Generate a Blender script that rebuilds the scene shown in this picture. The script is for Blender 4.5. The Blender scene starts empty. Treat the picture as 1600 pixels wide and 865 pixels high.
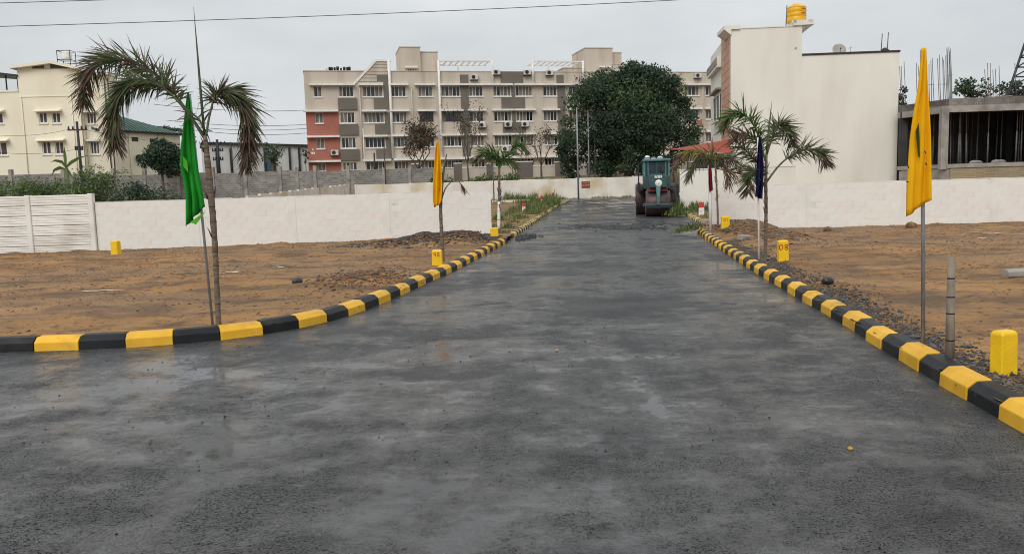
import bpy, bmesh, math, random
import numpy as np
from mathutils import Vector, Matrix

# ------------------------------------------------------------------ camera
sc = bpy.context.scene
col = sc.collection
FPX, EYE, ROLL, HORIZON = 1250.0, 1.65, 0.030, 295.0
PITCH = math.atan((432.5 - HORIZON) / FPX)
cam_f = Vector((0, math.cos(PITCH), -math.sin(PITCH)))
up0 = Vector((0, math.sin(PITCH), math.cos(PITCH)))
r0 = Vector((1, 0, 0))
cam_x = math.cos(ROLL) * r0 - math.sin(ROLL) * up0
cam_y = math.sin(ROLL) * r0 + math.cos(ROLL) * up0
cd = bpy.data.cameras.new('camera')
cam = bpy.data.objects.new('camera', cd)
col.objects.link(cam)
cd.sensor_width = 36.0
cd.lens = FPX / 1600 * 36
cd.clip_start, cd.clip_end = 0.05, 3000
M = Matrix((( cam_x.x, cam_y.x, -cam_f.x, 0), (cam_x.y, cam_y.y, -cam_f.y, 0),
            (cam_x.z, cam_y.z, -cam_f.z, EYE), (0, 0, 0, 1)))
cam.matrix_world = M
sc.camera = cam

# ------------------------------------------------------------------ overcast sky
SUN_EL, SUN_AZ = 42.0, 200.0          # soft glow of the sun behind the cloud, behind the camera
world = bpy.data.worlds.new('World')
sc.world = world
world.use_nodes = True
wn, wl = world.node_tree.nodes, world.node_tree.links
wn.clear()
def W(t, **k):
    n = wn.new(t)
    for a, b in k.items(): setattr(n, a, b)
    return n
sky = W('ShaderNodeTexSky', sky_type='NISHITA', sun_disc=False)
sky.sun_elevation, sky.sun_rotation = math.radians(SUN_EL), math.radians(SUN_AZ)
sky.air_density, sky.dust_density, sky.ozone_density = 1.0, 3.0, 1.0
hs = W('ShaderNodeHueSaturation'); hs.inputs['Saturation'].default_value = 0.25
wl.new(sky.outputs[0], hs.inputs['Color'])
tc = W('ShaderNodeTexCoord')
mp = W('ShaderNodeMapping'); mp.inputs['Scale'].default_value = (1.6, 1.6, 4.5)
wl.new(tc.outputs['Generated'], mp.inputs[0])
nz = W('ShaderNodeTexNoise'); nz.inputs['Scale'].default_value = 1.5; nz.inputs['Detail'].default_value = 5; nz.inputs['Roughness'].default_value = 0.55
wl.new(mp.outputs[0], nz.inputs['Vector'])
cr = W('ShaderNodeValToRGB')
cr.color_ramp.elements[0].position, cr.color_ramp.elements[0].color = 0.34, (5.15, 5.48, 5.72, 1)
cr.color_ramp.elements[1].position, cr.color_ramp.elements[1].color = 0.68, (6.85, 7.10, 7.26, 1)
wl.new(nz.outputs[0], cr.inputs[0])
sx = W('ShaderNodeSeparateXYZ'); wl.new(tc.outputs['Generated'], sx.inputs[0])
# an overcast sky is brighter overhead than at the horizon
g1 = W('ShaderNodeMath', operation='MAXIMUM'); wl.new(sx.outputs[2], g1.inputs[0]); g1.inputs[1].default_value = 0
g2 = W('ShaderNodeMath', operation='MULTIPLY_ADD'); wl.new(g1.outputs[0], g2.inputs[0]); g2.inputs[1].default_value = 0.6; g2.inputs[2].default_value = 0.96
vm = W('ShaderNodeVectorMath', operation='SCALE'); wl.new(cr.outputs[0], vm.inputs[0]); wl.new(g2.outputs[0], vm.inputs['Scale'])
mx = W('ShaderNodeMix', data_type='RGBA'); mx.inputs[0].default_value = 0.9
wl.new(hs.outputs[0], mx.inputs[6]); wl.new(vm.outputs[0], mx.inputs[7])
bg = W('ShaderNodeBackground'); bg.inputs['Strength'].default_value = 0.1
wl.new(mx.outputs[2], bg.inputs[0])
wo = W('ShaderNodeOutputWorld'); wl.new(bg.outputs[0], wo.inputs[0])

sd = bpy.data.lights.new('sun', 'SUN')
sd.energy, sd.angle, sd.color = 1.5, math.radians(35), (1, 0.97, 0.93)
sun = bpy.data.objects.new('sun', sd)
col.objects.link(sun)
_e, _a = math.radians(SUN_EL), math.radians(SUN_AZ)
sdir = Vector((math.sin(_a) * math.cos(_e), math.cos(_a) * math.cos(_e), math.sin(_e)))
sun.rotation_euler = sdir.to_track_quat('Z', 'Y').to_euler()
sun.location = (0, -20, 40)

sc.view_settings.view_transform = 'Standard'
sc.view_settings.look = 'None'
sc.view_settings.exposure = 0.14
sc.view_settings.gamma = 1.0
sc.view_settings.use_curve_mapping = False
sc.cycles.use_denoising = True
sc.cycles.filter_width = 1.05
sc.cycles.max_bounces = 6
sc.cycles.transparent_max_bounces = 6
sc.cycles.sample_clamp_indirect = 6

# ------------------------------------------------------------------ helpers
random.seed(11)
rng = np.random.default_rng(5)
def S(r, g, b):
    f = lambda c: (c / 12.92 if c <= 0.04045 else ((c + 0.055) / 1.055) ** 2.4)
    return (f(r / 255), f(g / 255), f(b / 255))

def ray(px, py):
    return (cam_x * ((px - 800) / FPX) + cam_y * ((432.5 - py) / FPX) + cam_f)
def at(px, py, Y):
    """the point at ground distance Y along the sight line through a photo pixel"""
    d = ray(px, py)
    t = Y / d.y
    return Vector((d.x * t, Y, EYE + d.z * t))
def road_z(y):
    return 0.00027 * np.maximum(np.minimum(y, 78) - 28, 0) ** 2
def smooth(a, b, x):
    t = np.clip((x - a) / (b - a), 0, 1)
    return t * t * (3 - 2 * t)
MOUNDS = [(-1.6, 23.3, 2.2, 0.75, 0.12, 0.36), (0.0, 25.2, 1.3, 0.7, 0.1, 0.22), (6.9, 23.2, 0.85, 2.3, 0.14, 0.42), (6.1, 26.4, 0.6, 1.2, 0.1, 0.18),
          (4.6, 12.6, 0.35, 3.0, 0.14, 0.06), (-2.6, 14.3, 0.7, 1.3, 0.1, 0.10)]
def dirt_z(x, y):
    z = road_z(y) + 0.105 + 2.15 * smooth(76.5, 90, y)
    for (mx_, my_, rx, ry, rot, h) in MOUNDS:
        dx, dy = x - mx_, y - my_
        z = z + h * np.exp(-((dx / rx) ** 2 + (dy / ry) ** 2))
    return z
def gp(px, py, road=False):
    """where the sight line through a photo pixel meets the ground"""
    d = ray(px, py)
    lo, hi = 0.5, 400.0
    fn = (lambda x, y: road_z(y)) if road else dirt_z
    prev = lo
    t = lo
    while t < hi:
        if EYE + d.z * t < fn(d.x * t, d.y * t):
            a, b = prev, t
            for _ in range(40):
                m = (a + b) / 2
                if EYE + d.z * m < fn(d.x * m, d.y * m): b = m
                else: a = m
            return Vector((d.x * b, d.y * b, float(fn(d.x * b, d.y * b))))
        prev = t
        t *= 1.01
    raise ValueError(('no ground', px, py))

# noise in numpy
def vnoise(x, y, seed=0):
    xi, yi = np.floor(x).astype(np.int64), np.floor(y).astype(np.int64)
    xf, yf = x - xi, y - yi
    u, v = xf * xf * (3 - 2 * xf), yf * yf * (3 - 2 * yf)
    def h(a, b):
        n = (a * 374761393 + b * 668265263 + seed * 974711) & 0x7fffffff
        n = ((n ^ (n >> 13)) * 1274126177) & 0x7fffffff
        return ((n ^ (n >> 16)) & 0xffff) / 65535.0
    return (h(xi, yi) * (1 - u) + h(xi + 1, yi) * u) * (1 - v) + (h(xi, yi + 1) * (1 - u) + h(xi + 1, yi + 1) * u) * v
def fbm(x, y, o=4, seed=0):
    s, a, t = 0, 1.0, 0
    for i in range(o):
        s = s + a * vnoise(x * 2 ** i, y * 2 ** i, seed + i * 17); t += a; a *= 0.5
    return s / t

class MB:
    """collects shapes and links them as ONE mesh object"""
    def __init__(s): s.v = []; s.f = []; s.m = []; s.sm = []
    def add(s, v, f, mi=0, smooth=False):
        o = len(s.v)
        s.v += [tuple(p) for p in v]
        for q in f:
            s.f.append(tuple(i + o for i in q)); s.m.append(mi); s.sm.append(smooth)
        return s
    def box(s, x0, x1, y0, y1, z0, z1, mi=0):
        return s.add([(x0, y0, z0), (x1, y0, z0), (x1, y1, z0), (x0, y1, z0), (x0, y0, z1), (x1, y0, z1), (x1, y1, z1), (x0, y1, z1)],
                     [(0, 3, 2, 1), (4, 5, 6, 7), (0, 1, 5, 4), (1, 2, 6, 5), (2, 3, 7, 6), (3, 0, 4, 7)], mi)
    def frame_box(s, F, u0, u1, d0, d1, z0, z1, mi=0):
        P = [F.p(u, z, d) for z in (z0, z1) for (u, d) in ((u0, d1), (u1, d1), (u1, d0), (u0, d0))]
        return s.add(P, [(0, 3, 2, 1), (4, 5, 6, 7), (0, 1, 5, 4), (1, 2, 6, 5), (2, 3, 7, 6), (3, 0, 4, 7)], mi)
    def bevbox(s, F, u0, u1, d0, d1, z0, z1, b=0.01, mi=0):
        # box with the front edges (towards +d) chamfered
        P = [F.p(u0, z0, d0), F.p(u1, z0, d0), F.p(u1, z1, d0), F.p(u0, z1, d0),
             F.p(u0, z0, d1 - b), F.p(u1, z0, d1 - b), F.p(u1, z1, d1 - b), F.p(u0, z1, d1 - b),
             F.p(u0 + b, z0 + b, d1), F.p(u1 - b, z0 + b, d1), F.p(u1 - b, z1 - b, d1), F.p(u0 + b, z1 - b, d1)]
        f = [(0, 3, 2, 1)]
        for i in range(4):
            j = (i + 1) % 4
            f += [(i, j, 4 + j, 4 + i), (4 + i, 4 + j, 8 + j, 8 + i)]
        f.append((8, 9, 10, 11))
        return s.add(P, f, mi)
    def tube(s, pts, rad, n=6, mi=0, caps=True, smooth=True):
        pts = [Vector(p) for p in pts]
        if not hasattr(rad, '__len__'): rad = [rad] * len(pts)
        v, f = [], []
        ref = None
        for i, p in enumerate(pts):
            t = (pts[min(i + 1, len(pts) - 1)] - pts[max(i - 1, 0)])
            t = t.normalized() if t.length > 1e-9 else Vector((0, 0, 1))
            if ref is None or abs(ref.dot(t)) > 0.95:
                ref = Vector((1, 0, 0)) if abs(t.x) < 0.8 else Vector((0, 1, 0))
            a = (ref - t * ref.dot(t)).normalized(); b = t.cross(a); ref = a
            for k in range(n):
                c = 2 * math.pi * k / n
                v.append(p + (a * math.cos(c) + b * math.sin(c)) * rad[i])
        for i in range(len(pts) - 1):
            for k in range(n):
                f.append((i * n + k, i * n + (k + 1) % n, (i + 1) * n + (k + 1) % n, (i + 1) * n + k))
        s.add(v, f, mi, smooth)
        if caps:
            o = len(s.v) - len(v)
            s.f.append(tuple(o + k for k in reversed(range(n)))); s.m.append(mi); s.sm.append(False)
            s.f.append(tuple(o + (len(pts) - 1) * n + k for k in range(n))); s.m.append(mi); s.sm.append(False)
        return s
    def lathe(s, prof, c=(0, 0, 0), n=24, axis='z', mi=0, smooth=True):
        v, f = [], []
        for (r, h) in prof:
            for k in range(n):
                a = 2 * math.pi * k / n
                x, y = r * math.cos(a), r * math.sin(a)
                q = {'z': (x, y, h), 'x': (h, x, y), 'y': (x, h, y)}[axis]
                v.append((c[0] + q[0], c[1] + q[1], c[2] + q[2]))
        for i in range(len(prof) - 1):
            for k in range(n):
                q = (i * n + k, i * n + (k + 1) % n, (i + 1) * n + (k + 1) % n, (i + 1) * n + k)
                f.append(q if axis != 'y' else tuple(reversed(q)))
        f.append(tuple(reversed(range(n)))); f.append(tuple((len(prof) - 1) * n + k for k in range(n)))
        return s.add(v, f, mi, smooth)
    def prism(s, poly, d, mi=0):
        """a flat outline (3D points) pushed along vector d"""
        n = len(poly); d = Vector(d)
        v = [Vector(p) for p in poly] + [Vector(p) + d for p in poly]
        f = [tuple(range(n)), tuple(reversed(range(n, 2 * n)))] + [(i, n + i, n + (i + 1) % n, (i + 1) % n) for i in range(n)]
        return s.add(v, f, mi)
    def grid(s, P, mi=0, smooth=True):
        r, c = len(P), len(P[0])
        v = [p for row in P for p in row]
        f = [(i * c + j, i * c + j + 1, (i + 1) * c + j + 1, (i + 1) * c + j) for i in range(r - 1) for j in range(c - 1)]
        return s.add(v, f, mi, smooth)
    def build(s, name, mats, parent=None, base=None):
        me = bpy.data.meshes.new(name)
        b = Vector((0, 0, 0))
        if parent is not None:
            q = parent
            while q is not None: b += Vector(q.location); q = q.parent
        elif base is not None: b = Vector(base)
        A = np.array([tuple(p) for p in s.v], dtype=np.float64).reshape(-1, 3) - np.array(b)
        me.from_pydata(A.tolist(), [], s.f)
        mats = mats if isinstance(mats, (list, tuple)) else [mats]
        for m in mats: me.materials.append(m)
        me.polygons.foreach_set('material_index', s.m)
        me.polygons.foreach_set('use_smooth', s.sm)
        me.update()
        bm = bmesh.new(); bm.from_mesh(me)
        if len(bm.faces) < 6000: bmesh.ops.recalc_face_normals(bm, faces=bm.faces)
        bm.to_mesh(me); bm.free()
        o = bpy.data.objects.new(name, me)
        col.objects.link(o)
        if parent is not None: o.parent = parent
        else: o.location = b
        return o

def raw_mesh(name, V, Fq, mats, mi=None, smooth=False, base=None):
    """big meshes straight from numpy arrays of quads"""
    V = np.asarray(V, dtype=np.float32); Fq = np.asarray(Fq, dtype=np.int32)
    if base is not None: V = V - np.array(tuple(base), dtype=np.float32)
    me = bpy.data.meshes.new(name)
    k = Fq.shape[1]
    me.vertices.add(len(V)); me.vertices.foreach_set('co', V.ravel())
    me.loops.add(Fq.size); me.loops.foreach_set('vertex_index', Fq.ravel())
    me.polygons.add(len(Fq)); me.polygons.foreach_set('loop_start', np.arange(0, Fq.size, k, dtype=np.int32))
    me.polygons.foreach_set('loop_total', np.full(len(Fq), k, dtype=np.int32))
    for m in (mats if isinstance(mats, (list, tuple)) else [mats]): me.materials.append(m)
    if mi is not None: me.polygons.foreach_set('material_index', np.asarray(mi, dtype=np.int32))
    me.polygons.foreach_set('use_smooth', np.full(len(Fq), smooth))
    me.update(calc_edges=True); me.validate()
    o = bpy.data.objects.new(name, me); col.objects.link(o)
    if base is not None: o.location = base
    return o
def child(o, parent):
    """make o (built in world space) a part of parent"""
    b = Vector((0, 0, 0)); q = parent
    while q is not None: b += Vector(q.location); q = q.parent
    o.parent = parent; o.location = Vector(o.location) - b
    return o
def tag(o, label=None, cat=None, group=None, kind=None):
    for k, v in (('label', label), ('category', cat), ('group', group), ('kind', kind)):
        if v: o[k] = v
    return o
def thing(name, loc, label, cat, group=None):
    o = bpy.data.objects.new(name, None); col.objects.link(o)
    o.location = loc; o.empty_display_size = 0.2
    return tag(o, label, cat, group)
class Frame:
    """a wall plane: u runs along it, z up, d out towards the viewer"""
    def __init__(s, a, b):
        s.o = Vector((a[0], a[1], 0)); s.u = Vector((b[0] - a[0], b[1] - a[1], 0)); s.len = s.u.length; s.u.normalize()
        s.n = Vector((s.u.y, -s.u.x, 0))
    def p(s, u, z, d=0.0): return s.o + s.u * u + s.n * d + Vector((0, 0, z))
    def uv(s, px, py, d=0.0):
        r = ray(px, py); o = s.o + s.n * d
        t = (o - Vector((0, 0, EYE))).dot(s.n) / r.dot(s.n)
        q = Vector((0, 0, EYE)) + r * t
        return (q - s.o).dot(s.u), q.z

# ------------------------------------------------------------------ materials
def mat(name, c1, c2=None, scale=3.0, rough=0.8, bump=0.0, bscale=40.0, detail=4.0, spec=0.5, metal=0.0, lo=0.35, hi=0.65,
        c3=None, s3=0.6, lo3=0.55, hi3=0.75, stretch=None, coat=0.0, vary=0.0, c4=None, s4=8.0, lo4=0.62, hi4=0.68):
    m = bpy.data.materials.new(name); m.use_nodes = True
    nt = m.node_tree; n, l = nt.nodes, nt.links
    b = n['Principled BSDF']
    b.inputs['Roughness'].default_value = rough
    b.inputs['Specular IOR Level'].default_value = spec
    b.inputs['Metallic'].default_value = metal
    b.inputs['Coat Weight'].default_value = coat
    tcn = n.new('ShaderNodeTexCoord'); vec = tcn.outputs['Object']
    if stretch:
        mpn = n.new('ShaderNodeMapping'); mpn.inputs['Scale'].default_value = stretch
        l.new(vec, mpn.inputs[0]); vec = mpn.outputs[0]
    if c2 is None: b.inputs['Base Color'].default_value = (*c1, 1)
    else:
        t = n.new('ShaderNodeTexNoise'); t.inputs['Scale'].default_value = scale; t.inputs['Detail'].default_value = detail
        l.new(vec, t.inputs['Vector'])
        r = n.new('ShaderNodeValToRGB')
        r.color_ramp.elements[0].position, r.color_ramp.elements[0].color = lo, (*c1, 1)
        r.color_ramp.elements[1].position, r.color_ramp.elements[1].color = hi, (*c2, 1)
        l.new(t.outputs[0], r.inputs[0]); out = r.outputs[0]
        if c3 is not None:
            t3 = n.new('ShaderNodeTexNoise'); t3.inputs['Scale'].default_value = s3; t3.inputs['Detail'].default_value = 6
            l.new(vec, t3.inputs['Vector'])
            r3 = n.new('ShaderNodeMapRange'); r3.inputs[1].default_value, r3.inputs[2].default_value = lo3, hi3
            l.new(t3.outputs[0], r3.inputs[0])
            mxn = n.new('ShaderNodeMix'); mxn.data_type = 'RGBA'
            l.new(r3.outputs[0], mxn.inputs[0]); l.new(out, mxn.inputs[6]); mxn.inputs[7].default_value = (*c3, 1)
            out = mxn.outputs[2]
        if c4 is not None:      # chips, scuffs and splashes with hard edges
            t4 = n.new('ShaderNodeTexNoise'); t4.inputs['Scale'].default_value = s4; t4.inputs['Detail'].default_value = 8; t4.inputs['Roughness'].default_value = 0.7
            l.new(tcn.outputs['Object'], t4.inputs['Vector'])
            r4 = n.new('ShaderNodeMapRange'); r4.inputs[1].default_value, r4.inputs[2].default_value = lo4, hi4
            l.new(t4.outputs[0], r4.inputs[0])
            mx4 = n.new('ShaderNodeMix'); mx4.data_type = 'RGBA'
            l.new(r4.outputs[0], mx4.inputs[0]); l.new(out, mx4.inputs[6]); mx4.inputs[7].default_value = (*c4, 1)
            out = mx4.outputs[2]
        if vary:                # each piece a little different from the next
            oi = n.new('ShaderNodeObjectInfo'); rv = n.new('ShaderNodeMapRange'); rv.inputs[3].default_value, rv.inputs[4].default_value = 1 - vary, 1 + vary
            l.new(oi.outputs['Random'], rv.inputs[0])
            hv = n.new('ShaderNodeHueSaturation'); l.new(rv.outputs[0], hv.inputs['Value']); l.new(out, hv.inputs['Color'])
            out = hv.outputs[0]
        l.new(out, b.inputs['Base Color'])
    if bump:
        tb = n.new('ShaderNodeTexNoise'); tb.inputs['Scale'].default_value = bscale; tb.inputs['Detail'].default_value = 5
        l.new(vec, tb.inputs['Vector'])
        bp = n.new('ShaderNodeBump'); bp.inputs['Strength'].default_value = 1.0; bp.inputs['Distance'].default_value = bump
        l.new(tb.outputs[0], bp.inputs['Height']); l.new(bp.outputs[0], b.inputs['Normal'])
    return m
def leafmat(name, c1, c2, rough=0.55, scale=2.0):
    """leaves: colour varies over the crown, some light passes through"""
    m = mat(name, c1, c2, scale=scale, rough=rough, spec=0.3)
    n, l = m.node_tree.nodes, m.node_tree.links
    b = n['Principled BSDF']; out = n['Material Output']
    tr = n.new('ShaderNodeBsdfTranslucent'); mxs = n.new('ShaderNodeMixShader'); mxs.inputs[0].default_value = 0.25
    src = b.inputs['Base Color'].links[0].from_socket
    l.new(src, tr.inputs[0]); l.new(b.outputs[0], mxs.inputs[1]); l.new(tr.outputs[0], mxs.inputs[2]); l.new(mxs.outputs[0], out.inputs[0])
    return m

MT = {}
MT['white_wall'] = mat('whitewashed_block', S(228, 224, 216), S(217, 211, 202), 1.2, 0.9, 0.004, 60, c3=S(204, 192, 182), s3=0.9, lo3=0.56, hi3=0.85, vary=0.008, c4=S(184, 170, 156), s4=2.2, lo4=0.62, hi4=0.76)
MT['white_wall_b'] = mat('whitewashed_block_pinkish', S(227, 221, 214), S(216, 207, 199), 2.2, 0.9, 0.004, 60, c3=S(202, 190, 180), s3=1.3, lo3=0.55, hi3=0.85, vary=0.008, c4=S(188, 168, 156), s4=1.8, lo4=0.6, hi4=0.76)
MT['white_wall_c'] = mat('whitewashed_block_grey', S(227, 224, 217), S(216, 212, 204), 2.0, 0.9, 0.004, 60, c3=S(203, 197, 187), s3=1.1, lo3=0.55, hi3=0.85, vary=0.008, c4=S(180, 170, 156), s4=2.2, lo4=0.62, hi4=0.76)
MT['precast'] = mat('whitewashed_concrete_plank', S(228, 225, 218), S(216, 212, 204), 1.5, 0.88, 0.002, 90, c3=S(196, 188, 178), s3=0.8, vary=0.03)
MT['far_white'] = mat('whitewash_far_wall', S(226, 219, 208), S(208, 200, 187), 0.7, 0.9, 0.004, 20, c3=S(196, 176, 140), s3=0.35, lo3=0.55, hi3=0.75)
MT['white_paint'] = mat('white_masonry_paint', S(225, 222, 211), S(220, 216, 205), 0.5, 0.85, 0.003, 12, c3=S(207, 202, 190), s3=0.6, lo3=0.45, hi3=0.8, stretch=(1, 1, 0.3))
MT['white_trim'] = mat('white_trim', S(228, 226, 221), S(212, 209, 202), 2.0, 0.7)
MT['tan'] = mat('tan_wall', S(196, 184, 169), S(189, 177, 162), 0.35, 0.9, c3=S(160, 147, 133), s3=0.6, lo3=0.48, hi3=0.8, stretch=(1, 1, 0.14))
MT['taupe'] = mat('dark_taupe_wall', S(112, 105, 96), S(103, 97, 89), 0.5, 0.9)
MT['terracotta'] = mat('terracotta_wall', S(168, 106, 90), S(157, 97, 82), 0.6, 0.85)
MT['cream'] = mat('cream_wall', S(233, 225, 203), S(226, 217, 194), 0.3, 0.9, c3=S(214, 204, 182), s3=0.25, lo3=0.5, hi3=0.8, stretch=(1, 1, 0.4))
MT['glass_dark'] = mat('dark_window_glass', S(48, 48, 50), S(30, 31, 34), 1.0, 0.12, spec=0.5)
MT['curtain'] = mat('pale_curtain', S(132, 122, 112), S(84, 78, 74), 4.0, 0.5, stretch=(3, 3, 0.2))
MT['concrete'] = mat('raw_concrete', S(160, 154, 146), S(134, 129, 122), 1.4, 0.92, 0.01, 14, c3=S(104, 100, 95), s3=0.7, lo3=0.5, hi3=0.75)
MT['dark_concrete'] = mat('dark_and_shaded_concrete', S(62, 60, 60), S(44, 43, 44), 1.0, 0.9, 0.01, 12)  # dark concrete; on the unfinished building's columns its tone is painted shade
MT['dark_metal'] = mat('dark_steel', S(52, 52, 55), S(38, 38, 40), 5, 0.55, metal=0.3)
MT['galv'] = mat('galvanised_pipe', S(158, 160, 162), S(132, 134, 136), 9, 0.45, metal=0.5)
MT['rust'] = mat('rusty_rebar', S(120, 112, 108), S(92, 84, 80), 8, 0.8)
MT['yellow'] = mat('kerb_yellow_paint', S(231, 178, 42), S(220, 164, 32), 5, 0.55, 0.003, 70, c3=S(170, 130, 56), s3=2.6, lo3=0.54, hi3=0.78, vary=0.08, c4=S(128, 108, 76), s4=9, lo4=0.64, hi4=0.70)
MT['black'] = mat('kerb_black_paint', S(32, 33, 35), S(24, 25, 27), 5, 0.5, 0.002, 120, c3=S(62, 59, 55), s3=2.6, lo3=0.52, hi3=0.8, spec=0.25, vary=0.18, c4=S(92, 86, 78), s4=9, lo4=0.65, hi4=0.71)
MT['old_yellow'] = mat('weathered_yellow_paint', S(222, 196, 120), S(196, 166, 92), 4, 0.7, 0.002, 120, c3=S(150, 138, 112), s3=2.5)
MT['old_black'] = mat('weathered_black_paint', S(38, 36, 33), S(30, 28, 26), 5, 0.7, 0.002, 120)
MT['stone_yellow'] = mat('marker_yellow_paint', S(236, 194, 18), S(224, 178, 14), 6, 0.5, 0.003, 60, c3=S(184, 146, 40), s3=5, lo3=0.62, hi3=0.85)
MT['red_paint'] = mat('marker_red_paint', S(196, 62, 44), S(176, 52, 40), 8, 0.6)
MT['red_letter'] = mat('red_brush_paint', S(176, 44, 22), S(150, 36, 20), 20, 0.6)
MT['black_letter'] = mat('black_brush_paint', S(30, 30, 32), S(45, 45, 46), 20, 0.6)
MT['stone_grey'] = mat('grey_rubble', S(112, 106, 98), S(82, 77, 72), 6, 0.85)
MT['gravel'] = mat('black_wet_gravel', S(50, 49, 49), S(30, 30, 31), 9, 0.42, c3=S(76, 72, 66), s3=4)
MT['clod'] = mat('brown_soil_clod', S(134, 98, 64), S(96, 70, 48), 5, 0.95)
MT['bark'] = mat('bark', S(96, 84, 72), S(66, 58, 50), 9, 0.9, 0.01, 30)
MT['palm_trunk'] = mat('palm_trunk', S(124, 108, 92), S(92, 78, 64), 14, 0.85, 0.006, 50, stretch=(1, 1, 3), c3=S(66, 50, 38), s3=3)
MT['palm_leaf'] = leafmat('palm_leaf_green', S(104, 116, 78), S(66, 80, 52), scale=6)
MT['palm_leaf_lt'] = leafmat('palm_leaf_bright', S(94, 120, 62), S(66, 92, 46), scale=6)
MT['palm_dry'] = leafmat('palm_leaf_dry', S(118, 92, 80), S(86, 66, 58), scale=8)
MT['palm_yellow'] = leafmat('palm_leaf_yellowing', S(150, 142, 70), S(104, 100, 58), scale=6)
MT['leaf_dark'] = leafmat('dark_tree_leaf', S(70, 88, 66), S(44, 62, 50), scale=0.45)
MT['leaf_mid'] = leafmat('mid_tree_leaf', S(94, 112, 74), S(64, 84, 56), scale=0.8)
MT['leaf_weed'] = leafmat('weed_leaf', S(116, 134, 70), S(82, 104, 56), scale=1.5)
MT['leaf_brown'] = leafmat('brown_leaf', S(112, 92, 74), S(82, 66, 56), scale=1.5)
MT['grass_dry'] = leafmat('dry_grass', S(148, 122, 74), S(110, 92, 58), scale=2)
# ------------------------------------------------------------------ kerb lines (road-side foot of the kerbs, metres)
def resample(P, step):
    P = [Vector((p[0], p[1])) for p in P]
    # smooth with a Catmull-Rom spline, then walk it
    D = []
    for i in range(len(P) - 1):
        a, b, c, d = P[max(i - 1, 0)], P[i], P[i + 1], P[min(i + 2, len(P) - 1)]
        for k in range(24):
            t = k / 24
            D.append(0.5 * ((2 * b) + (c - a) * t + (2 * a - 5 * b + 4 * c - d) * t * t + (3 * b - a - 3 * c + d) * t ** 3))
    D.append(P[-1])
    out, acc = [D[0]], 0.0
    for i in range(1, len(D)):
        seg = (D[i] - D[i - 1]).length; pos = 0.0
        while acc + seg - pos >= step:
            pos += step - acc; acc = 0.0
            out.append(D[i - 1] + (D[i] - D[i - 1]) * (pos / seg))
        acc += seg - pos
    return out
def g2(*px): return [(p.x, p.y) for p in (gp(a, b, True) for a, b in px)]
LEFT_NEAR = [(-40, 8.86), (-20, 8.88), (-12, 8.9), (-8, 8.92)] + g2((52, 548), (195, 543), (353, 530.5), (428, 520), (492, 508), (545, 493), (603, 471.8), (657, 447.5), (724.7, 415.5), (793.4, 378))
RIGHT_NEAR = [(2.3, -5), (2.75, 0)] + g2((1600, 676), (1428, 577), (1300, 498), (1163, 415.4), (1088, 363.5))
LEFT_FAR = g2((806, 369), (844, 343), (874.8, 322), (893, 313.5))
RIGHT_FAR = g2((1096, 352.5), (1066, 333), (1052, 323))
L_LINE = np.array([tuple(p) for p in LEFT_NEAR + LEFT_FAR[0:3] + [(4.2, 70), (-1.5, 74.0)]])
R_LINE = np.array([tuple(p) for p in RIGHT_NEAR + RIGHT_FAR + [(14, 74.0)]])
def near_line(x, y, line):
    best = np.full(x.shape, 1e9); bx, by = np.zeros_like(x), np.zeros_like(y)
    for i in range(len(line) - 1):
        a, b = line[i], line[i + 1]; d = b - a; L2 = d.dot(d)
        t = np.clip(((x - a[0]) * d[0] + (y - a[1]) * d[1]) / L2, 0, 1)
        qx, qy = a[0] + d[0] * t, a[1] + d[1] * t
        r = np.hypot(x - qx, y - qy); m = r < best
        best[m] = r[m]; bx[m] = qx[m]; by[m] = qy[m]
    return best, bx, by
LS = np.array([tuple(p) for p in resample([tuple(q) for q in L_LINE], 0.4)])
RS = np.array([tuple(p) for p in resample([tuple(q) for q in R_LINE], 0.4)])
def is_dirt(x, y):
    xl = np.interp(y, L_LINE[:-1, 1] + np.arange(len(L_LINE) - 1) * 1e-6, L_LINE[:-1, 0])
    xr = np.interp(y, R_LINE[:, 1], R_LINE[:, 0])
    return ((x < xl) & (y > 8.86)) | (x > xr) | (y > 74.0)

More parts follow.
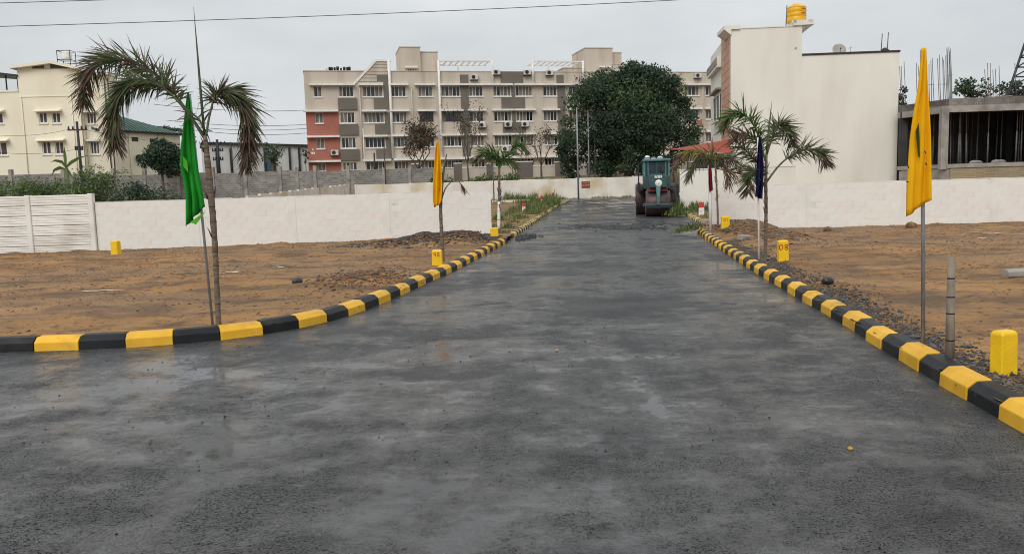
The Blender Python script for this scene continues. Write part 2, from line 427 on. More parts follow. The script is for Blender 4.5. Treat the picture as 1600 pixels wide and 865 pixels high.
# ------------------------------------------------------------------ asphalt
def asphalt():
    m = bpy.data.materials.new('wet_asphalt'); m.use_nodes = True
    n, l = m.node_tree.nodes, m.node_tree.links
    b = n['Principled BSDF']
    tcn = n.new('ShaderNodeTexCoord')
    def noise(scale, detail=4, rough=0.5, st=(1, 1, 1), dist=0.0):
        mp_ = n.new('ShaderNodeMapping'); mp_.inputs['Scale'].default_value = st; mp_.inputs['Rotation'].default_value = (0, 0, 0.12)
        l.new(tcn.outputs['Object'], mp_.inputs[0])
        t = n.new('ShaderNodeTexNoise'); t.inputs['Scale'].default_value = scale; t.inputs['Detail'].default_value = detail; t.inputs['Roughness'].default_value = rough
        t.inputs['Distortion'].default_value = dist
        l.new(mp_.outputs[0], t.inputs['Vector']); return t.outputs[0]
    def rng_(x, a, b_, c, d):
        r = n.new('ShaderNodeMapRange'); r.inputs[1].default_value, r.inputs[2].default_value, r.inputs[3].default_value, r.inputs[4].default_value = a, b_, c, d
        l.new(x, r.inputs[0]); return r.outputs[0]
    def mth(op, a, b_):
        q = n.new('ShaderNodeMath'); q.operation = op
        for i, v in enumerate((a, b_)):
            if hasattr(v, 'links'): l.new(v, q.inputs[i])
            else: q.inputs[i].default_value = v
        return q.outputs[0]
    wet = noise(0.42, 8, 0.62, (0.9, 1.2, 1), 0.5)   # large wet and drier patches
    mid = noise(2.3, 7, 0.68, (0.95, 1.15, 1), 0.3)
    fine = noise(13, 5, 0.7)
    film = mth('ADD', mth('ADD', mth('MULTIPLY', wet, 0.52), mth('MULTIPLY', mid, 0.32)), mth('MULTIPLY', fine, 0.16))
    track = noise(1.0, 4, 0.55, (2.4, 0.16, 1))         # lengthwise drags of wheels and roller
    film = mth('ADD', film, mth('MULTIPLY', mth('SUBTRACT', track, 0.5), 0.16))
    w01 = rng_(film, 0.460, 0.555, 0.0, 1.0)           # 1 = standing film of water
    vor = n.new('ShaderNodeTexVoronoi'); vor.inputs['Scale'].default_value = 80; l.new(tcn.outputs['Object'], vor.inputs['Vector'])
    vor2 = n.new('ShaderNodeTexVoronoi'); vor2.inputs['Scale'].default_value = 36; l.new(tcn.outputs['Object'], vor2.inputs['Vector'])
    grain = mth('ADD', mth('MULTIPLY', vor.outputs['Distance'], 0.5), mth('MULTIPLY', vor2.outputs['Distance'], 0.5))
    # pits of the open aggregate show as dark specks
    pit = mth('MAXIMUM', rng_(noise(100, 2, 0.6), 0.56, 0.60, 0.0, 1.0), rng_(noise(44, 3, 0.7), 0.60, 0.635, 0.0, 1.0))
    pit = mth('MULTIPLY', pit, rng_(w01, 0.0, 1.0, 1.0, 0.16))
    cr_ = n.new('ShaderNodeValToRGB')
    cr_.color_ramp.elements[0].position, cr_.color_ramp.elements[0].color = 0.34, (0.028, 0.028, 0.029, 1)
    cr_.color_ramp.elements[1].position, cr_.color_ramp.elements[1].color = 0.68, (0.096, 0.095, 0.094, 1)
    l.new(noise(1.3, 8, 0.7, (0.8, 1.3, 1)), cr_.inputs[0])
    # single paler stones in the aggregate
    pale = n.new('ShaderNodeMix'); pale.data_type = 'RGBA'; pale.inputs[7].default_value = (0.15, 0.145, 0.14, 1)
    l.new(rng_(noise(70, 2, 0.5), 0.68, 0.72, 0.0, 0.8), pale.inputs[0]); l.new(cr_.outputs[0], pale.inputs[6])
    mixp = n.new('ShaderNodeMix'); mixp.data_type = 'RGBA'; mixp.inputs[7].default_value = (0.006, 0.006, 0.006, 1)
    l.new(pit, mixp.inputs[0]); l.new(pale.outputs[2], mixp.inputs[6])
    # thin mud tint in places
    mud = n.new('ShaderNodeMix'); mud.data_type = 'RGBA'; mud.inputs[7].default_value = (0.105, 0.076, 0.050, 1)
    l.new(rng_(noise(0.5, 7, 0.65), 0.60, 0.80, 0.0, 0.6), mud.inputs[0]); l.new(mixp.outputs[2], mud.inputs[6])
    l.new(mud.outputs[2], b.inputs['Base Color'])
    l.new(mth('ADD', rng_(w01, 0.0, 1.0, 0.46, 0.10), mth('MULTIPLY', pit, 0.2)), b.inputs['Roughness'])
    l.new(mth('MULTIPLY', rng_(w01, 0.0, 1.0, 0.40, 0.72), rng_(pit, 0.0, 1.0, 1.0, 0.05)), b.inputs['Specular IOR Level'])
    b.inputs['IOR'].default_value = 1.42
    # relief: aggregate where dry, nearly level where the film stands, faint roller waves all over
    h = mth('MULTIPLY', grain, rng_(w01, 0.0, 1.0, 0.0075, 0.0004))
    h = mth('SUBTRACT', h, mth('MULTIPLY', pit, 0.004))
    h = mth('ADD', h, mth('MULTIPLY', noise(2.0, 3, 0.5, (0.5, 1.6, 1)), 0.009))
    h = mth('ADD', h, mth('MULTIPLY', noise(18, 4, 0.6), rng_(w01, 0.0, 1.0, 0.0055, 0.0005)))
    # seam between two laid strips
    sp_ = n.new('ShaderNodeSeparateXYZ'); l.new(tcn.outputs['Object'], sp_.inputs[0])
    sy = mth('ADD', mth('ADD', sp_.outputs[1], mth('MULTIPLY', sp_.outputs[0], -0.035)), mth('MULTIPLY', noise(3, 4), 0.06))
    h = mth('ADD', h, rng_(sy, 4.10, 4.16, 0.0, 0.006))
    bp = n.new('ShaderNodeBump'); bp.inputs['Distance'].default_value = 1.0; bp.inputs['Strength'].default_value = 0.8
    l.new(h, bp.inputs['Height']); l.new(bp.outputs[0], b.inputs['Normal'])
    return m
MT['asphalt'] = asphalt()

def grid_sheet(name, xs, ys, zf, m, keep=None, snap=None, smooth=True):
    X, Y = np.meshgrid(xs, ys)
    x, y = X.ravel().astype(float), Y.ravel().astype(float)
    nx, ny = len(xs), len(ys)
    I = np.arange(nx * ny).reshape(ny, nx)
    Q = np.stack([I[:-1, :-1], I[:-1, 1:], I[1:, 1:], I[1:, :-1]], -1).reshape(-1, 4)
    edge = np.zeros(len(x), bool)
    if keep is not None:
        k = keep(x, y)
        Q = Q[k[Q].any(1)]
        used = np.zeros(len(x), bool); used[Q.ravel()] = True
        mv = used & ~k
        x[mv], y[mv] = snap(x[mv], y[mv])
        edge = mv
        idx = -np.ones(len(x), int); idx[used] = np.arange(used.sum())
        x, y, edge, Q = x[used], y[used], edge[used], idx[Q]
    z = zf(x, y)
    return raw_mesh(name, np.stack([x, y, z], 1), Q, m, smooth=smooth), x, y, z

# base ground out to the horizon
gx = np.concatenate([np.linspace(-900, -80, 12), np.linspace(-60, 60, 13), np.linspace(80, 900, 12)])
gy = np.concatenate([np.linspace(-300, -20, 6), np.linspace(-10, 70, 9), np.linspace(77, 96, 10), np.linspace(110, 1500, 16)])
MT['far_soil'] = mat('far_soil', S(120, 98, 70), S(92, 84, 58), 0.15, 0.95, c3=S(80, 92, 52), s3=0.05)
g, *_ = grid_sheet('ground', gx, gy, lambda x, y: dirt_z(x, y) - 0.45 * (1 - smooth(74, 80, y)) - 0.02, MT['far_soil'])
tag(g, kind='structure')
# asphalt sheet
ax = np.concatenate([np.linspace(-60, -12, 25), np.linspace(-11.6, 16, 70), np.linspace(17, 40, 12)])
ay = np.concatenate([np.linspace(-12, 2, 20), np.linspace(2.3, 30, 93), np.linspace(31, 77, 47)])
r_, *_ = grid_sheet('road', ax, ay, lambda x, y: road_z(y) + 0.018 * (fbm(x * 0.35, y * 0.45, 2, 3) - 0.5) * (y < 74), MT['asphalt'])
tag(r_, kind='structure')

# ------------------------------------------------------------------ soil of the plots
def soil():
    m = mat('wet_brown_soil', S(160, 120, 74), S(136, 101, 63), 0.5, 0.9, 0.03, 9, lo=0.38, hi=0.62, c3=S(96, 74, 54), s3=1.3, lo3=0.5, hi3=0.68, spec=0.35)
    n, l = m.node_tree.nodes, m.node_tree.links
    b = n['Principled BSDF']; src = b.inputs['Base Color'].links[0].from_socket
    tcn = n.new('ShaderNodeTexCoord')
    def nz_(s, lo, hi, c, base, st=(1, 1, 1), amt=1.0):
        mp_ = n.new('ShaderNodeMapping'); mp_.inputs['Scale'].default_value = st; l.new(tcn.outputs['Object'], mp_.inputs[0])
        t = n.new('ShaderNodeTexNoise'); t.inputs['Scale'].default_value = s; t.inputs['Detail'].default_value = 7; t.inputs['Roughness'].default_value = 0.6
        l.new(mp_.outputs[0], t.inputs['Vector'])
        r = n.new('ShaderNodeMapRange'); r.inputs[1].default_value, r.inputs[2].default_value, r.inputs[4].default_value = lo, hi, amt
        l.new(t.outputs[0], r.inputs[0])
        x = n.new('ShaderNodeMix'); x.data_type = 'RGBA'; l.new(r.outputs[0], x.inputs[0]); l.new(base, x.inputs[6]); x.inputs[7].default_value = (*c, 1)
        return x.outputs[2]
    o = nz_(0.16, 0.44, 0.62, S(134, 110, 84), src, (0.7, 1.4, 1), 0.85)     # greyer ground in large patches
    o = nz_(0.8, 0.50, 0.66, S(100, 78, 58), o, (0.6, 1.8, 1))        # darker damp drags
    o = nz_(7, 0.56, 0.68, S(74, 56, 42), o, (1, 1, 1), 0.85)              # crumbs
    o = nz_(2.2, 0.64, 0.74, S(164, 138, 106), o, (0.5, 1.6, 1), 0.7)     # pale dry streaks
    o = nz_(26, 0.56, 0.68, S(64, 48, 38), o, (1, 1, 1), 0.75)
    l.new(o, b.inputs['Base Color'])
    return m
MT['soil'] = soil()
MT['soil_weedy'] = mat('weedy_soil', S(128, 98, 64), S(98, 78, 52), 0.8, 0.92, 0.03, 6, c3=S(96, 104, 58), s3=0.6, lo3=0.45, hi3=0.6)
def soil_z(x, y):
    near = 1 - smooth(40, 60, y)
    z = dirt_z(x, y)
    z = z + near * (0.05 * (fbm(x * 0.5, y * 0.5, 3, 8) - 0.5) + 0.06 * (fbm(x * 3.2, y * 4.0, 4, 21) - 0.5))
    lump = np.clip(fbm(x * 1.2, y * 1.2, 3, 40) - 0.58, 0, 1)
    z = z + near * lump * 0.22 * (0.3 + fbm(x * 6, y * 6, 2, 5))
    return z
def make_soil(name, sgn, xs, ys, line):
    mid = lambda y: 3.0 + 0.137 * (y - 12)
    keep = lambda x, y: is_dirt(x, y) & (y < 74.0) & ((x < mid(y)) if sgn < 0 else (x > mid(y)))
    def snap(x, y):
        _, qx, qy = near_line(x, y, line)
        # go to the middle of the kerb
        e = 1e-2
        d, ax_, ay_ = near_line(qx, qy, line)
        return qx + sgn * 0.12, qy + (0.10 if sgn < 0 else 0) * (qx < -2)
    def zf(x, y):
        d, _, _ = near_line(x, y, line)
        k = smooth(0.1, 0.8, d)
        return soil_z(x, y) * k + (road_z(y) + 0.115) * (1 - k)
    o, *_ = grid_sheet(name, xs, ys, zf, MT['soil'], keep, snap)
    return tag(o, kind='structure')
ysL = np.concatenate([np.arange(8.7, 28, 0.1), np.arange(28.2, 76, 0.8)])
make_soil('ground_plot_west', -1, np.concatenate([np.arange(-62, -16.5, 1.6), np.arange(-16.4, 0.9, 0.1), np.arange(1.2, 6.0, 0.5)]), ysL, LS)
ysR = np.concatenate([np.arange(-6, 2, 0.8), np.arange(2.2, 28, 0.1), np.arange(28.2, 76, 0.8)])
make_soil('ground_plot_east', 1, np.concatenate([np.arange(1.9, 17.5, 0.1), np.arange(17.8, 60, 1.6)]), ysR, RS)

# ------------------------------------------------------------------ kerbs: painted blocks, alternately yellow and black
def kerb(name, pts, side, step, zf, yellow, black, start=0, tilt=0.0):
    root = bpy.data.objects.new(name, None); col.objects.link(root); root['kind'] = 'structure'
    P = resample(pts, step)
    root.location = (P[len(P) // 2].x, P[len(P) // 2].y, 0)
    prof = [(0.0, -0.06), (0.006, 0.098), (0.07, 0.152), (0.185, 0.156), (0.195, -0.06)]
    for i in range(len(P) - 1):
        a, b = P[i], P[i + 1]
        t = (b - a).normalized(); nrm = Vector((-t.y, t.x)) * side
        ta = ((b - P[i - 1]).normalized() if i else t); tb = ((P[i + 2] - a).normalized() if i + 2 < len(P) else t)
        na, nb = Vector((-ta.y, ta.x)) * side, Vector((-tb.y, tb.x)) * side
        g_ = 0.004
        mb = MB(); V = []
        jit = random.uniform(-0.009, 0.009); jo = random.uniform(-0.012, 0.012)
        for (q, nn, s) in ((a + t * g_, na, 0), (b - t * g_, nb, 0)):
            for (w, h) in prof:
                c = q + nn * (w + jo)
                V.append((c.x, c.y, float(zf(c.y)) + h + jit * (h > 0)))
        k = len(prof)
        Fc = [tuple(range(k)), tuple(reversed(range(k, 2 * k)))] + [(j, k + j, k + (j + 1) % k, (j + 1) % k) for j in range(k)]
        mb.add(V, Fc)
        o = mb.build('kerb_block', yellow if (i + start) % 2 == 0 else black, root)
        bv = o.modifiers.new('b', 'BEVEL'); bv.width = 0.008; bv.segments = 2; bv.limit_method = 'ANGLE'
    return root
rz = lambda y: road_z(y)
kerb('kerb', [(-12.02, 8.9)] + LEFT_NEAR[3:], 1, 0.509, rz, MT['yellow'], MT['black'], 1)
kerb('kerb', RIGHT_NEAR, -1, 0.47, rz, MT['yellow'], MT['black'], 1)
kerb('kerb', LEFT_FAR, 1, 0.5, rz, MT['old_yellow'], MT['old_black'], 0)
kerb('kerb', RIGHT_FAR, -1, 0.5, rz, MT['old_yellow'], MT['old_black'], 0)

# ------------------------------------------------------------------ near boundary walls, block by block
def block_wall(name, a, b, top, label, dip=0.0):
    F = Frame(a, b)
    root = thing(name, (*( (F.p(0, 0) + F.p(F.len, 0)) / 2).xy, 0.0), label, 'wall')
    mb = MB(); mb.frame_box(F, 0, F.len, -0.19, -0.002, -0.25, top - 0.01); mb.build('wall_core', MT['white_wall_c'], root)
    posts = [u for u in np.arange(2.95, F.len - 0.5, 3.02)]
    meshes = []
    mats_ = [MT['white_wall'], MT['white_wall_b'], MT['white_wall_c']]
    LX, HZ = 0.40, 0.2
    F0 = Frame((0, 0), (F.u.x, F.u.y))
    for k in range(12):
        w = LX - random.uniform(0.0, 0.006); h = HZ - random.uniform(0.0, 0.008)
        m_ = MB(); dp = random.uniform(-0.001, 0.001) + (0.003 if k == 3 else 0)
        m_.bevbox(F0, random.uniform(0, 0.004), w, -0.02, dp, random.uniform(0, 0.003), h, 0.002)
        o_ = m_.build('block', mats_[k % 3]); meshes.append(o_.data); bpy.data.objects.remove(o_)
    half = []
    for k in range(4):
        m_ = MB(); m_.bevbox(F0, 0.003, 0.19, -0.02, random.uniform(-0.002, 0.003), 0.002, HZ - 0.01, 0.007)
        o_ = m_.build('block', mats_[k % 3]); half.append(o_.data); bpy.data.objects.remove(o_)
    n = int(round((top + 0.02) / HZ))
    for r in range(n + 1):
        z = top - (r + 1) * HZ
        u = -0.2 if r % 2 else 0.0
        while u < F.len - 0.05:
            if u < -0.1: u0, ms = 0.0, half
            elif u + LX > F.len + 0.01: u0, ms = u, half
            else: u0, ms = u, meshes
            if u0 + 0.19 <= F.len + 0.02 and not any(p_ - 0.30 < u0 < p_ + 0.10 for p_ in posts if ms is meshes):
                o = bpy.data.objects.new('block', random.choice(ms)); col.objects.link(o)
                o.parent = root; o.location = F.p(u0, z) - root.location
            u += LX
    for p_ in posts:
        mb = MB(); mb.bevbox(F, p_ - 0.12, p_ + 0.14, -0.1, 0.009, -0.25, top - random.uniform(0.0, 0.03), 0.01); mb.build('pillar', MT['white_wall_c'], root)
    return root
LW0, LW1 = at(154, 390, 25.2), at(768.5, 365, 27.0)
w1 = block_wall('boundary_wall', LW0, LW1, 1.62, 'whitewashed block wall behind the palm with the green flag')
RW0, RW1 = at(1111, 360, 26.5), at(1690, 360, 25.7)
w2 = block_wall('boundary_wall', RW0, RW1, 1.525, 'whitewashed block wall in front of the tall blank white house')
# thin cement capping, broken here and there
def capping(root, a, b, top):
    F = Frame(a, b); u = 0
    mb = MB()
    while u < F.len - 0.2:
        w = random.uniform(0.5, 1.8)
        if random.random() > 0.25: mb.frame_box(F, u, min(u + w, F.len) - 0.01, -0.2, 0.006, top, top + random.uniform(0.006, 0.02))
        u += w
    mb.build('capping', MT['white_wall_c'], root)
capping(w1, LW0, LW1, 1.62); capping(w2, RW0, RW1, 1.525)

# precast plank wall at the west
PW0, PW1 = at(-230, 390, 24.9), at(152, 390, 25.15)
F = Frame(PW0, PW1)
pw = thing('precast_wall', (*F.p(F.len - 3, 0).xy, 0.0), 'white precast concrete wall of ribbed planks between slim posts', 'wall')
TOPZ = 1.89
nb = int(F.len // 1.93)
for i in range(nb + 1):
    u = F.len - 0.08 - i * 1.93
    MB().bevbox(F, u - 0.075, u + 0.075, -0.14, 0.04, -0.3, TOPZ + 0.01, 0.015).build('post', MT['precast'], pw)
    if i == nb: break
    for r in range(6):
        z1 = TOPZ - 0.015 - r * 0.315
        mb = MB()
        z0 = z1 - 0.305
        u0, u1 = u - 1.93 + 0.078, u - 0.078
        # ribbed face: profile pushed along the plank
        prof = [(-0.06, z0)]
        nr = 4
        for k in range(nr):
            a0 = z0 + 0.305 * k / nr
            prof += [(-0.006, a0 + 0.006), (0.0, a0 + 0.016), (0.0, a0 + 0.058), (-0.012, a0 + 0.070)]
        prof += [(-0.06, z1)]
        j = random.uniform(-0.006, 0.004)
        poly = [F.p(u0, z, d + j) for d, z in prof]
        mb.prism(poly, F.u * (u1 - u0))
        mb.build('plank', MT['precast'], pw)
# ------------------------------------------------------------------ wall and window builders for the buildings
def wall_open(F, u0, u1, z0, z1, holes, depth=0.18, d=0.0):
    """front face with real openings and their reveals"""
    mb = MB()
    us = sorted({u0, u1, *[h[0] for h in holes], *[h[1] for h in holes]}); zs = sorted({z0, z1, *[h[2] for h in holes], *[h[3] for h in holes]})
    us = [u for u in us if u0 <= u <= u1]; zs = [z for z in zs if z0 <= z <= z1]
    for i in range(len(us) - 1):
        for j in range(len(zs) - 1):
            cu, cz = (us[i] + us[i + 1]) / 2, (zs[j] + zs[j + 1]) / 2
            if any(h[0] < cu < h[1] and h[2] < cz < h[3] for h in holes): continue
            mb.add([F.p(us[i], zs[j], d), F.p(us[i + 1], zs[j], d), F.p(us[i + 1], zs[j + 1], d), F.p(us[i], zs[j + 1], d)], [(0, 1, 2, 3)])
    for (a, b, c, e) in holes:
        q = [(a, c), (b, c), (b, e), (a, e)]
        for k in range(4):
            p0, p1 = q[k], q[(k + 1) % 4]
            mb.add([F.p(*p0, d), F.p(*p1, d), F.p(*p1, d - depth), F.p(*p0, d - depth)], [(0, 1, 2, 3)])
    return mb
def window(F, parent, u0, u1, z0, z1, lights, d=0.0, shade=True, sill=True, dark=0.35, fr=0.06, framem=None, back=0.15, shade_w=0.12):
    framem = framem or MT['white_trim']
    mb = MB(); w = (u1 - u0) / lights
    for k in range(lights):
        dk = random.random() < dark
        mb.frame_box(F, u0 + k * w, u0 + (k + 1) * w, d - back - 0.03, d - back + (0.0 if dk else 0.004), z0, z1, 0 if dk else 1)
    win = mb.build('window', [MT['glass_dark'], MT['curtain']], parent)
    mb = MB()
    for k in range(lights + 1):
        c = u0 + k * w
        c = min(max(c, u0 + fr / 2), u1 - fr / 2)
        mb.frame_box(F, c - fr / 2, c + fr / 2, d - back + 0.005, d - back + 0.06, z0 + 0.001, z1 - 0.001)
    mb.frame_box(F, u0 + 0.002, u1 - 0.002, d - back + 0.006, d - back + 0.055, z0 + 0.002, z0 + fr)
    mb.frame_box(F, u0 + 0.002, u1 - 0.002, d - back + 0.006, d - back + 0.055, z1 - fr, z1 - 0.002)
    mb.build('frame', framem, win)
    if sill: MB().frame_box(F, u0 - 0.08, u1 + 0.08, d - 0.05, d + 0.10, z0 - 0.13, z0 - 0.003).build('sill', MT['white_trim'], win)
    if shade: MB().frame_box(F, u0 - shade_w * 2.2, u1 + shade_w * 2.2, d - 0.02, d + 0.5, z1 + 0.03, z1 + 0.24).build('sunshade', MT['white_trim'], parent)
    return win
def ac_unit(F, parent, u, z, d=0.0, s=1.0):
    mb = MB(); mb.bevbox(F, u - 0.45 * s, u + 0.45 * s, d + 0.12, d + 0.48, z, z + 0.62 * s, 0.03)
    o = mb.build('ac_unit', MT['ac_white'], parent)
    c = F.p(u - 0.1 * s, z + 0.31 * s, d + 0.485)
    mb = MB(); V = [c + F.n * 0.004]; n = 14
    for k in range(n):
        a = 2 * math.pi * k / n
        V.append(c + (F.u * math.cos(a) + Vector((0, 0, math.sin(a)))) * 0.24 * s + F.n * 0.004)
    mb.add(V, [(0, 1 + k, 1 + (k + 1) % n) for k in range(n)]); mb.build('fan_grille', MT['dark_metal'], o)
    MB().frame_box(F, u - 0.5 * s, u + 0.5 * s, d - 0.02, d + 0.5, z - 0.07, z - 0.01).build('bracket', MT['dark_metal'], o)
MT['ac_white'] = mat('ac_casing', S(206, 202, 194), S(188, 184, 176), 3, 0.5)

# ------------------------------------------------------------------ apartment block
A0, A1 = at(478, 183, 95.2), at(1123, 172, 107.0)
FA = Frame(A0, A1); UA = FA.uv(1165, 172)[0]
GZ = 2.7
apt = thing('apartment_building', (*FA.p(UA / 2, 0).xy, GZ), 'four storey tan apartment block with dark panels and a terracotta corner behind the big tree', 'building')
ROOF = 15.95
LV = [(3.05, 5.35), (6.05, 8.25), (9.05, 11.2), (12.05, 14.25)]   # floor, window head of each storey
def ua(px): return FA.uv(px, 148)[0]
cols_ = [  # photo x of each window column on the top floor, lights, kind
    (490.5, 503, 2, 'a'), (530, 552.5, 4, 'bay'), (567, 598.5, 5, 'b'), (611.5, 634.5, 4, 'c'), (654, 676, 4, 'c'),
    (690, 719, 5, 'd'), (733, 754.5, 4, 'd'), (771, 798.5, 5, 'e'), (806, 832, 5, 'e'), (849, 870, 4, 'e'), (889, 912, 4, 'e'), (925, 948, 4, 'e'),
    (965, 990, 4, 'e'), (1010, 1035, 4, 'e'), (1070, 1092.5, 4, 'f'), (1103, 1124, 4, 'f')]
holes = []; wins = []
for (x0, x1, nl, k) in cols_:
    a, b = ua(x0), ua(x1)
    for li, (fz, hz_) in enumerate(LV):
        top = hz_; bot = hz_ - (1.22 if li else 0.95)
        holes.append((a, b, bot, top)); wins.append((a, b, bot, top, nl, k, li))
# front skin in sections so that each has its own colour
def apt_wall(name, u0, u1, z0, z1, m, d=0.0):
    hs_ = [h for h in holes if h[0] >= u0 - 0.01 and h[1] <= u1 + 0.01 and h[2] >= z0 - 0.01 and h[3] <= z1 + 0.01]
    return wall_open(FA, u0, u1, z0, z1, hs_, d=d).build(name, m, apt)
uA, uB, uC, uE = 0.0, ua(527.5), ua(556.0), UA
apt_wall('wall', uA, uB, 11.42, ROOF, MT['tan'])
apt_wall('terracotta_cladding', uA, uB, GZ - 0.4, 11.42, MT['terracotta'])
apt_wall('wall', uB, uC, GZ - 0.4, ROOF, MT['tan'])
apt_wall('wall', uC, uE, GZ - 0.4, ROOF, MT['tan'])
MB().frame_box(FA, 0.05, UA - 0.05, -13.5, -0.35, GZ - 0.4, ROOF - 0.4).build('body', MT['tan'], apt)
mb = MB()
for (u0, u1) in ((-0.0, 0.0),):
    mb.add([FA.p(0, GZ - 0.4, 0), FA.p(0, ROOF, 0), FA.p(0, ROOF, -13.5), FA.p(0, GZ - 0.4, -13.5)], [(0, 1, 2, 3)])
mb.build('side_wall', MT['tan'], apt)
MB().frame_box(FA, -0.05, UA, -13.5, 0.06, ROOF, ROOF + 0.09).build('parapet_coping', MT['tan'], apt)
for (a, b, bot, top, nl, k, li) in wins:
    grill = (abs(a - ua(654)) < 0.01 and li == 2) or (abs(a - ua(690)) < 0.01 and li == 2)
    w_ = window(FA, apt, a, b, bot, top, nl, shade=(li < 3 and k != 'bay' and k != 'a' and li > 0), sill=not grill,
                dark=0.9 if grill else 0.5, framem=MT['dark_metal'] if grill else None, fr=0.06, back=0.18)
# horizontal bands at the window heads
def band(px0, px1, z, d=0.55, h=0.22, m='white_trim'):
    MB().frame_box(FA, ua(px0), ua(px1), -0.02, d, z, z + h).build('cornice', MT[m], apt)
band(484, 555, 14.29); band(472, 527, 11.26); band(475, 527, 8.3); band(472, 527, 5.42, 0.7)
band(561, 598.5, 14.29); band(610, 638, 14.29); band(648, 680, 14.29)
band(688, 800, 14.29); band(803.5, 905, 14.29); band(905, 1000, 14.29); band(1001, 1135, 14.29)
band(562, 606, 5.42, 0.6); band(610, 1000, 5.42, 0.7, 0.28); band(1001, 1135, 5.42, 0.6)
# dark panels, slightly proud of the wall
def panel(px0, px1, z0, z1, m='taupe', d=0.05, name='wall_panel'):
    MB().frame_box(FA, ua(px0), ua(px1), -0.02, d, z0, z1).build(name, MT[m], apt)
for li in (1, 2, 3):
    hz_ = LV[li][1]; bot = hz_ - 1.38
    zl = LV[li - 1][1] + (0.30 if li > 1 else 0.24)
    panel(527.5, 557, zl, bot, d=0.20)
    panel(583.5, 609, zl + 0.02, bot - 0.02, d=0.06)
    panel(599.6, 609, bot - 0.02, hz_ + 0.03, d=0.06)
    if li == 3: panel(783, 820, zl, bot, d=0.06)
    if li == 2: panel(784, 820, zl, bot, d=0.06)
panel(590, 609, LV[3][1] + 0.55, 15.5, d=0.06); panel(599.8, 609, LV[3][1] + 0.03, LV[3][1] + 0.55, d=0.06)
panel(719.6, 732.4, 5.75, 15.6, d=0.07); panel(799.2, 804.6, 5.75, 14.29, d=0.07); panel(783, 818, 14.55, ROOF + 0.02, d=0.07)
panel(870.8, 883, 5.75, 14.2, d=0.07); panel(870, 881, 14.6, 15.6, d=0.07)
panel(1089, 1096, 9.0, 10.0, 'terracotta', 0.07)
# gable parapet over the third bay
g0, g1, g2_, g3 = ua(553.5), ua(590), ua(607), ua(613)
GT = 17.15
mb = MB(); mb.prism([FA.p(g0, 14.55, 0.02), FA.p(g2_, 14.55, 0.02), FA.p(g2_, GT, 0.02), FA.p(g1, GT, 0.02)], FA.n * -0.4); mb.build('gable', MT['tan'], apt)
mb = MB()
mb.prism([FA.p(g0 - 0.2, 14.42, 0.12), FA.p(g0 + 0.1, 14.42, 0.12), FA.p(g1 + 0.05, GT - 0.05, 0.12), FA.p(g3, GT - 0.05, 0.12), FA.p(g3, GT + 0.18, 0.12), FA.p(g1 - 0.12, GT + 0.18, 0.12)], FA.n * -0.6)
mb.build('gable_trim', MT['white_trim'], apt)
for zz in np.arange(14.75, GT - 0.1, 0.4):
    MB().frame_box(FA, g0 + (g1 - g0) * min(1, max(0, (zz - 14.5) / (GT - 14.5))) + 0.3, g2_, 0.02, 0.045, zz, zz + 0.035).build('groove_batten', MT['taupe'], apt)
for px, z0, z1, r in ((609.5, 5.7, GT, 0.16), (686.5, 5.7, 17.3, 0.15), (770, 14.5, 17.3, 0.14), (833, 14.5, 17.3, 0.14), (911, 14.5, 17.3, 0.14), (643, 8.4, 14, 0.06), (1097, 5.7, 14.2, 0.07), (562, 5.7, 14, 0.06)):
    u = ua(px); MB().tube([FA.p(u, z0, 0.24), FA.p(u, z1, 0.24)], r, 8).build('drain_pipe', MT['white_trim'] if r > 0.1 else MT['tan'], apt)
# stair towers, pergolas and small things on the roof
def roof_box(px0, px1, y_top, d0, d1, m='tan', name='stair_tower'):
    u0, u1 = FA.uv(px0, y_top, d1)[0], FA.uv(px1, y_top, d1)[0]; z = FA.uv((px0 + px1) / 2, y_top, d1)[1]
    o = MB().frame_box(FA, u0, u1, d0, d1, ROOF - 0.5, z).build(name, MT[m], apt)
    MB().frame_box(FA, u0 - 0.06, u1 + 0.06, d0 - 0.06, d1 + 0.06, z, z + 0.12).build('coping', MT[m], o)
    return u0, u1, z, o
roof_box(624.5, 656.2, 74.5, -7, -1.5); roof_box(656.4, 683.5, 82, -7, -2.0)
roof_box(914, 957, 76, -7, -1.5); roof_box(957.5, 971, 83, -7, -2.4); roof_box(957, 1000, 101.5, -7, -1.2); roof_box(880, 911, 107, -6, -2)
u0, z0 = FA.uv(635, 107, -1.5); u1, z1 = FA.uv(648, 114.5, -1.5)
for (x0, x1, y0, y1) in ((636.5, 648, 107.5, 114.5), (938, 950, 107, 113)):
    a, zt = FA.uv(x0, y0, -1.5); b, zb = FA.uv(x1, y1, -1.5)
    window(FA, apt, a, b, zb, zt, 3, d=-1.35, shade=True, sill=False, back=0.12, shade_w=0.15)
for (x0, x1) in ((686.5, 769.5), (833, 911.5)):
    u0, u1 = ua(x0), ua(x1)
    mb = MB(); mb.frame_box(FA, u0, u1, -0.1, 0.12, 17.14, 17.3); mb.frame_box(FA, u0, u1, -3.2, -3.0, 17.14, 17.3)
    for k in range(9): uu = u0 + 0.3 + (u1 - u0 - 0.6) * k / 8; mb.frame_box(FA, uu - 0.06, uu + 0.06, -3.0, -0.1, 17.17, 17.27)
    uu = (u0 * 0.55 + u1 * 0.45); mb.frame_box(FA, uu - 0.1, uu + 0.1, -3.1, -2.9, ROOF, 17.1)
    mb.build('pergola', MT['white_trim'], apt)
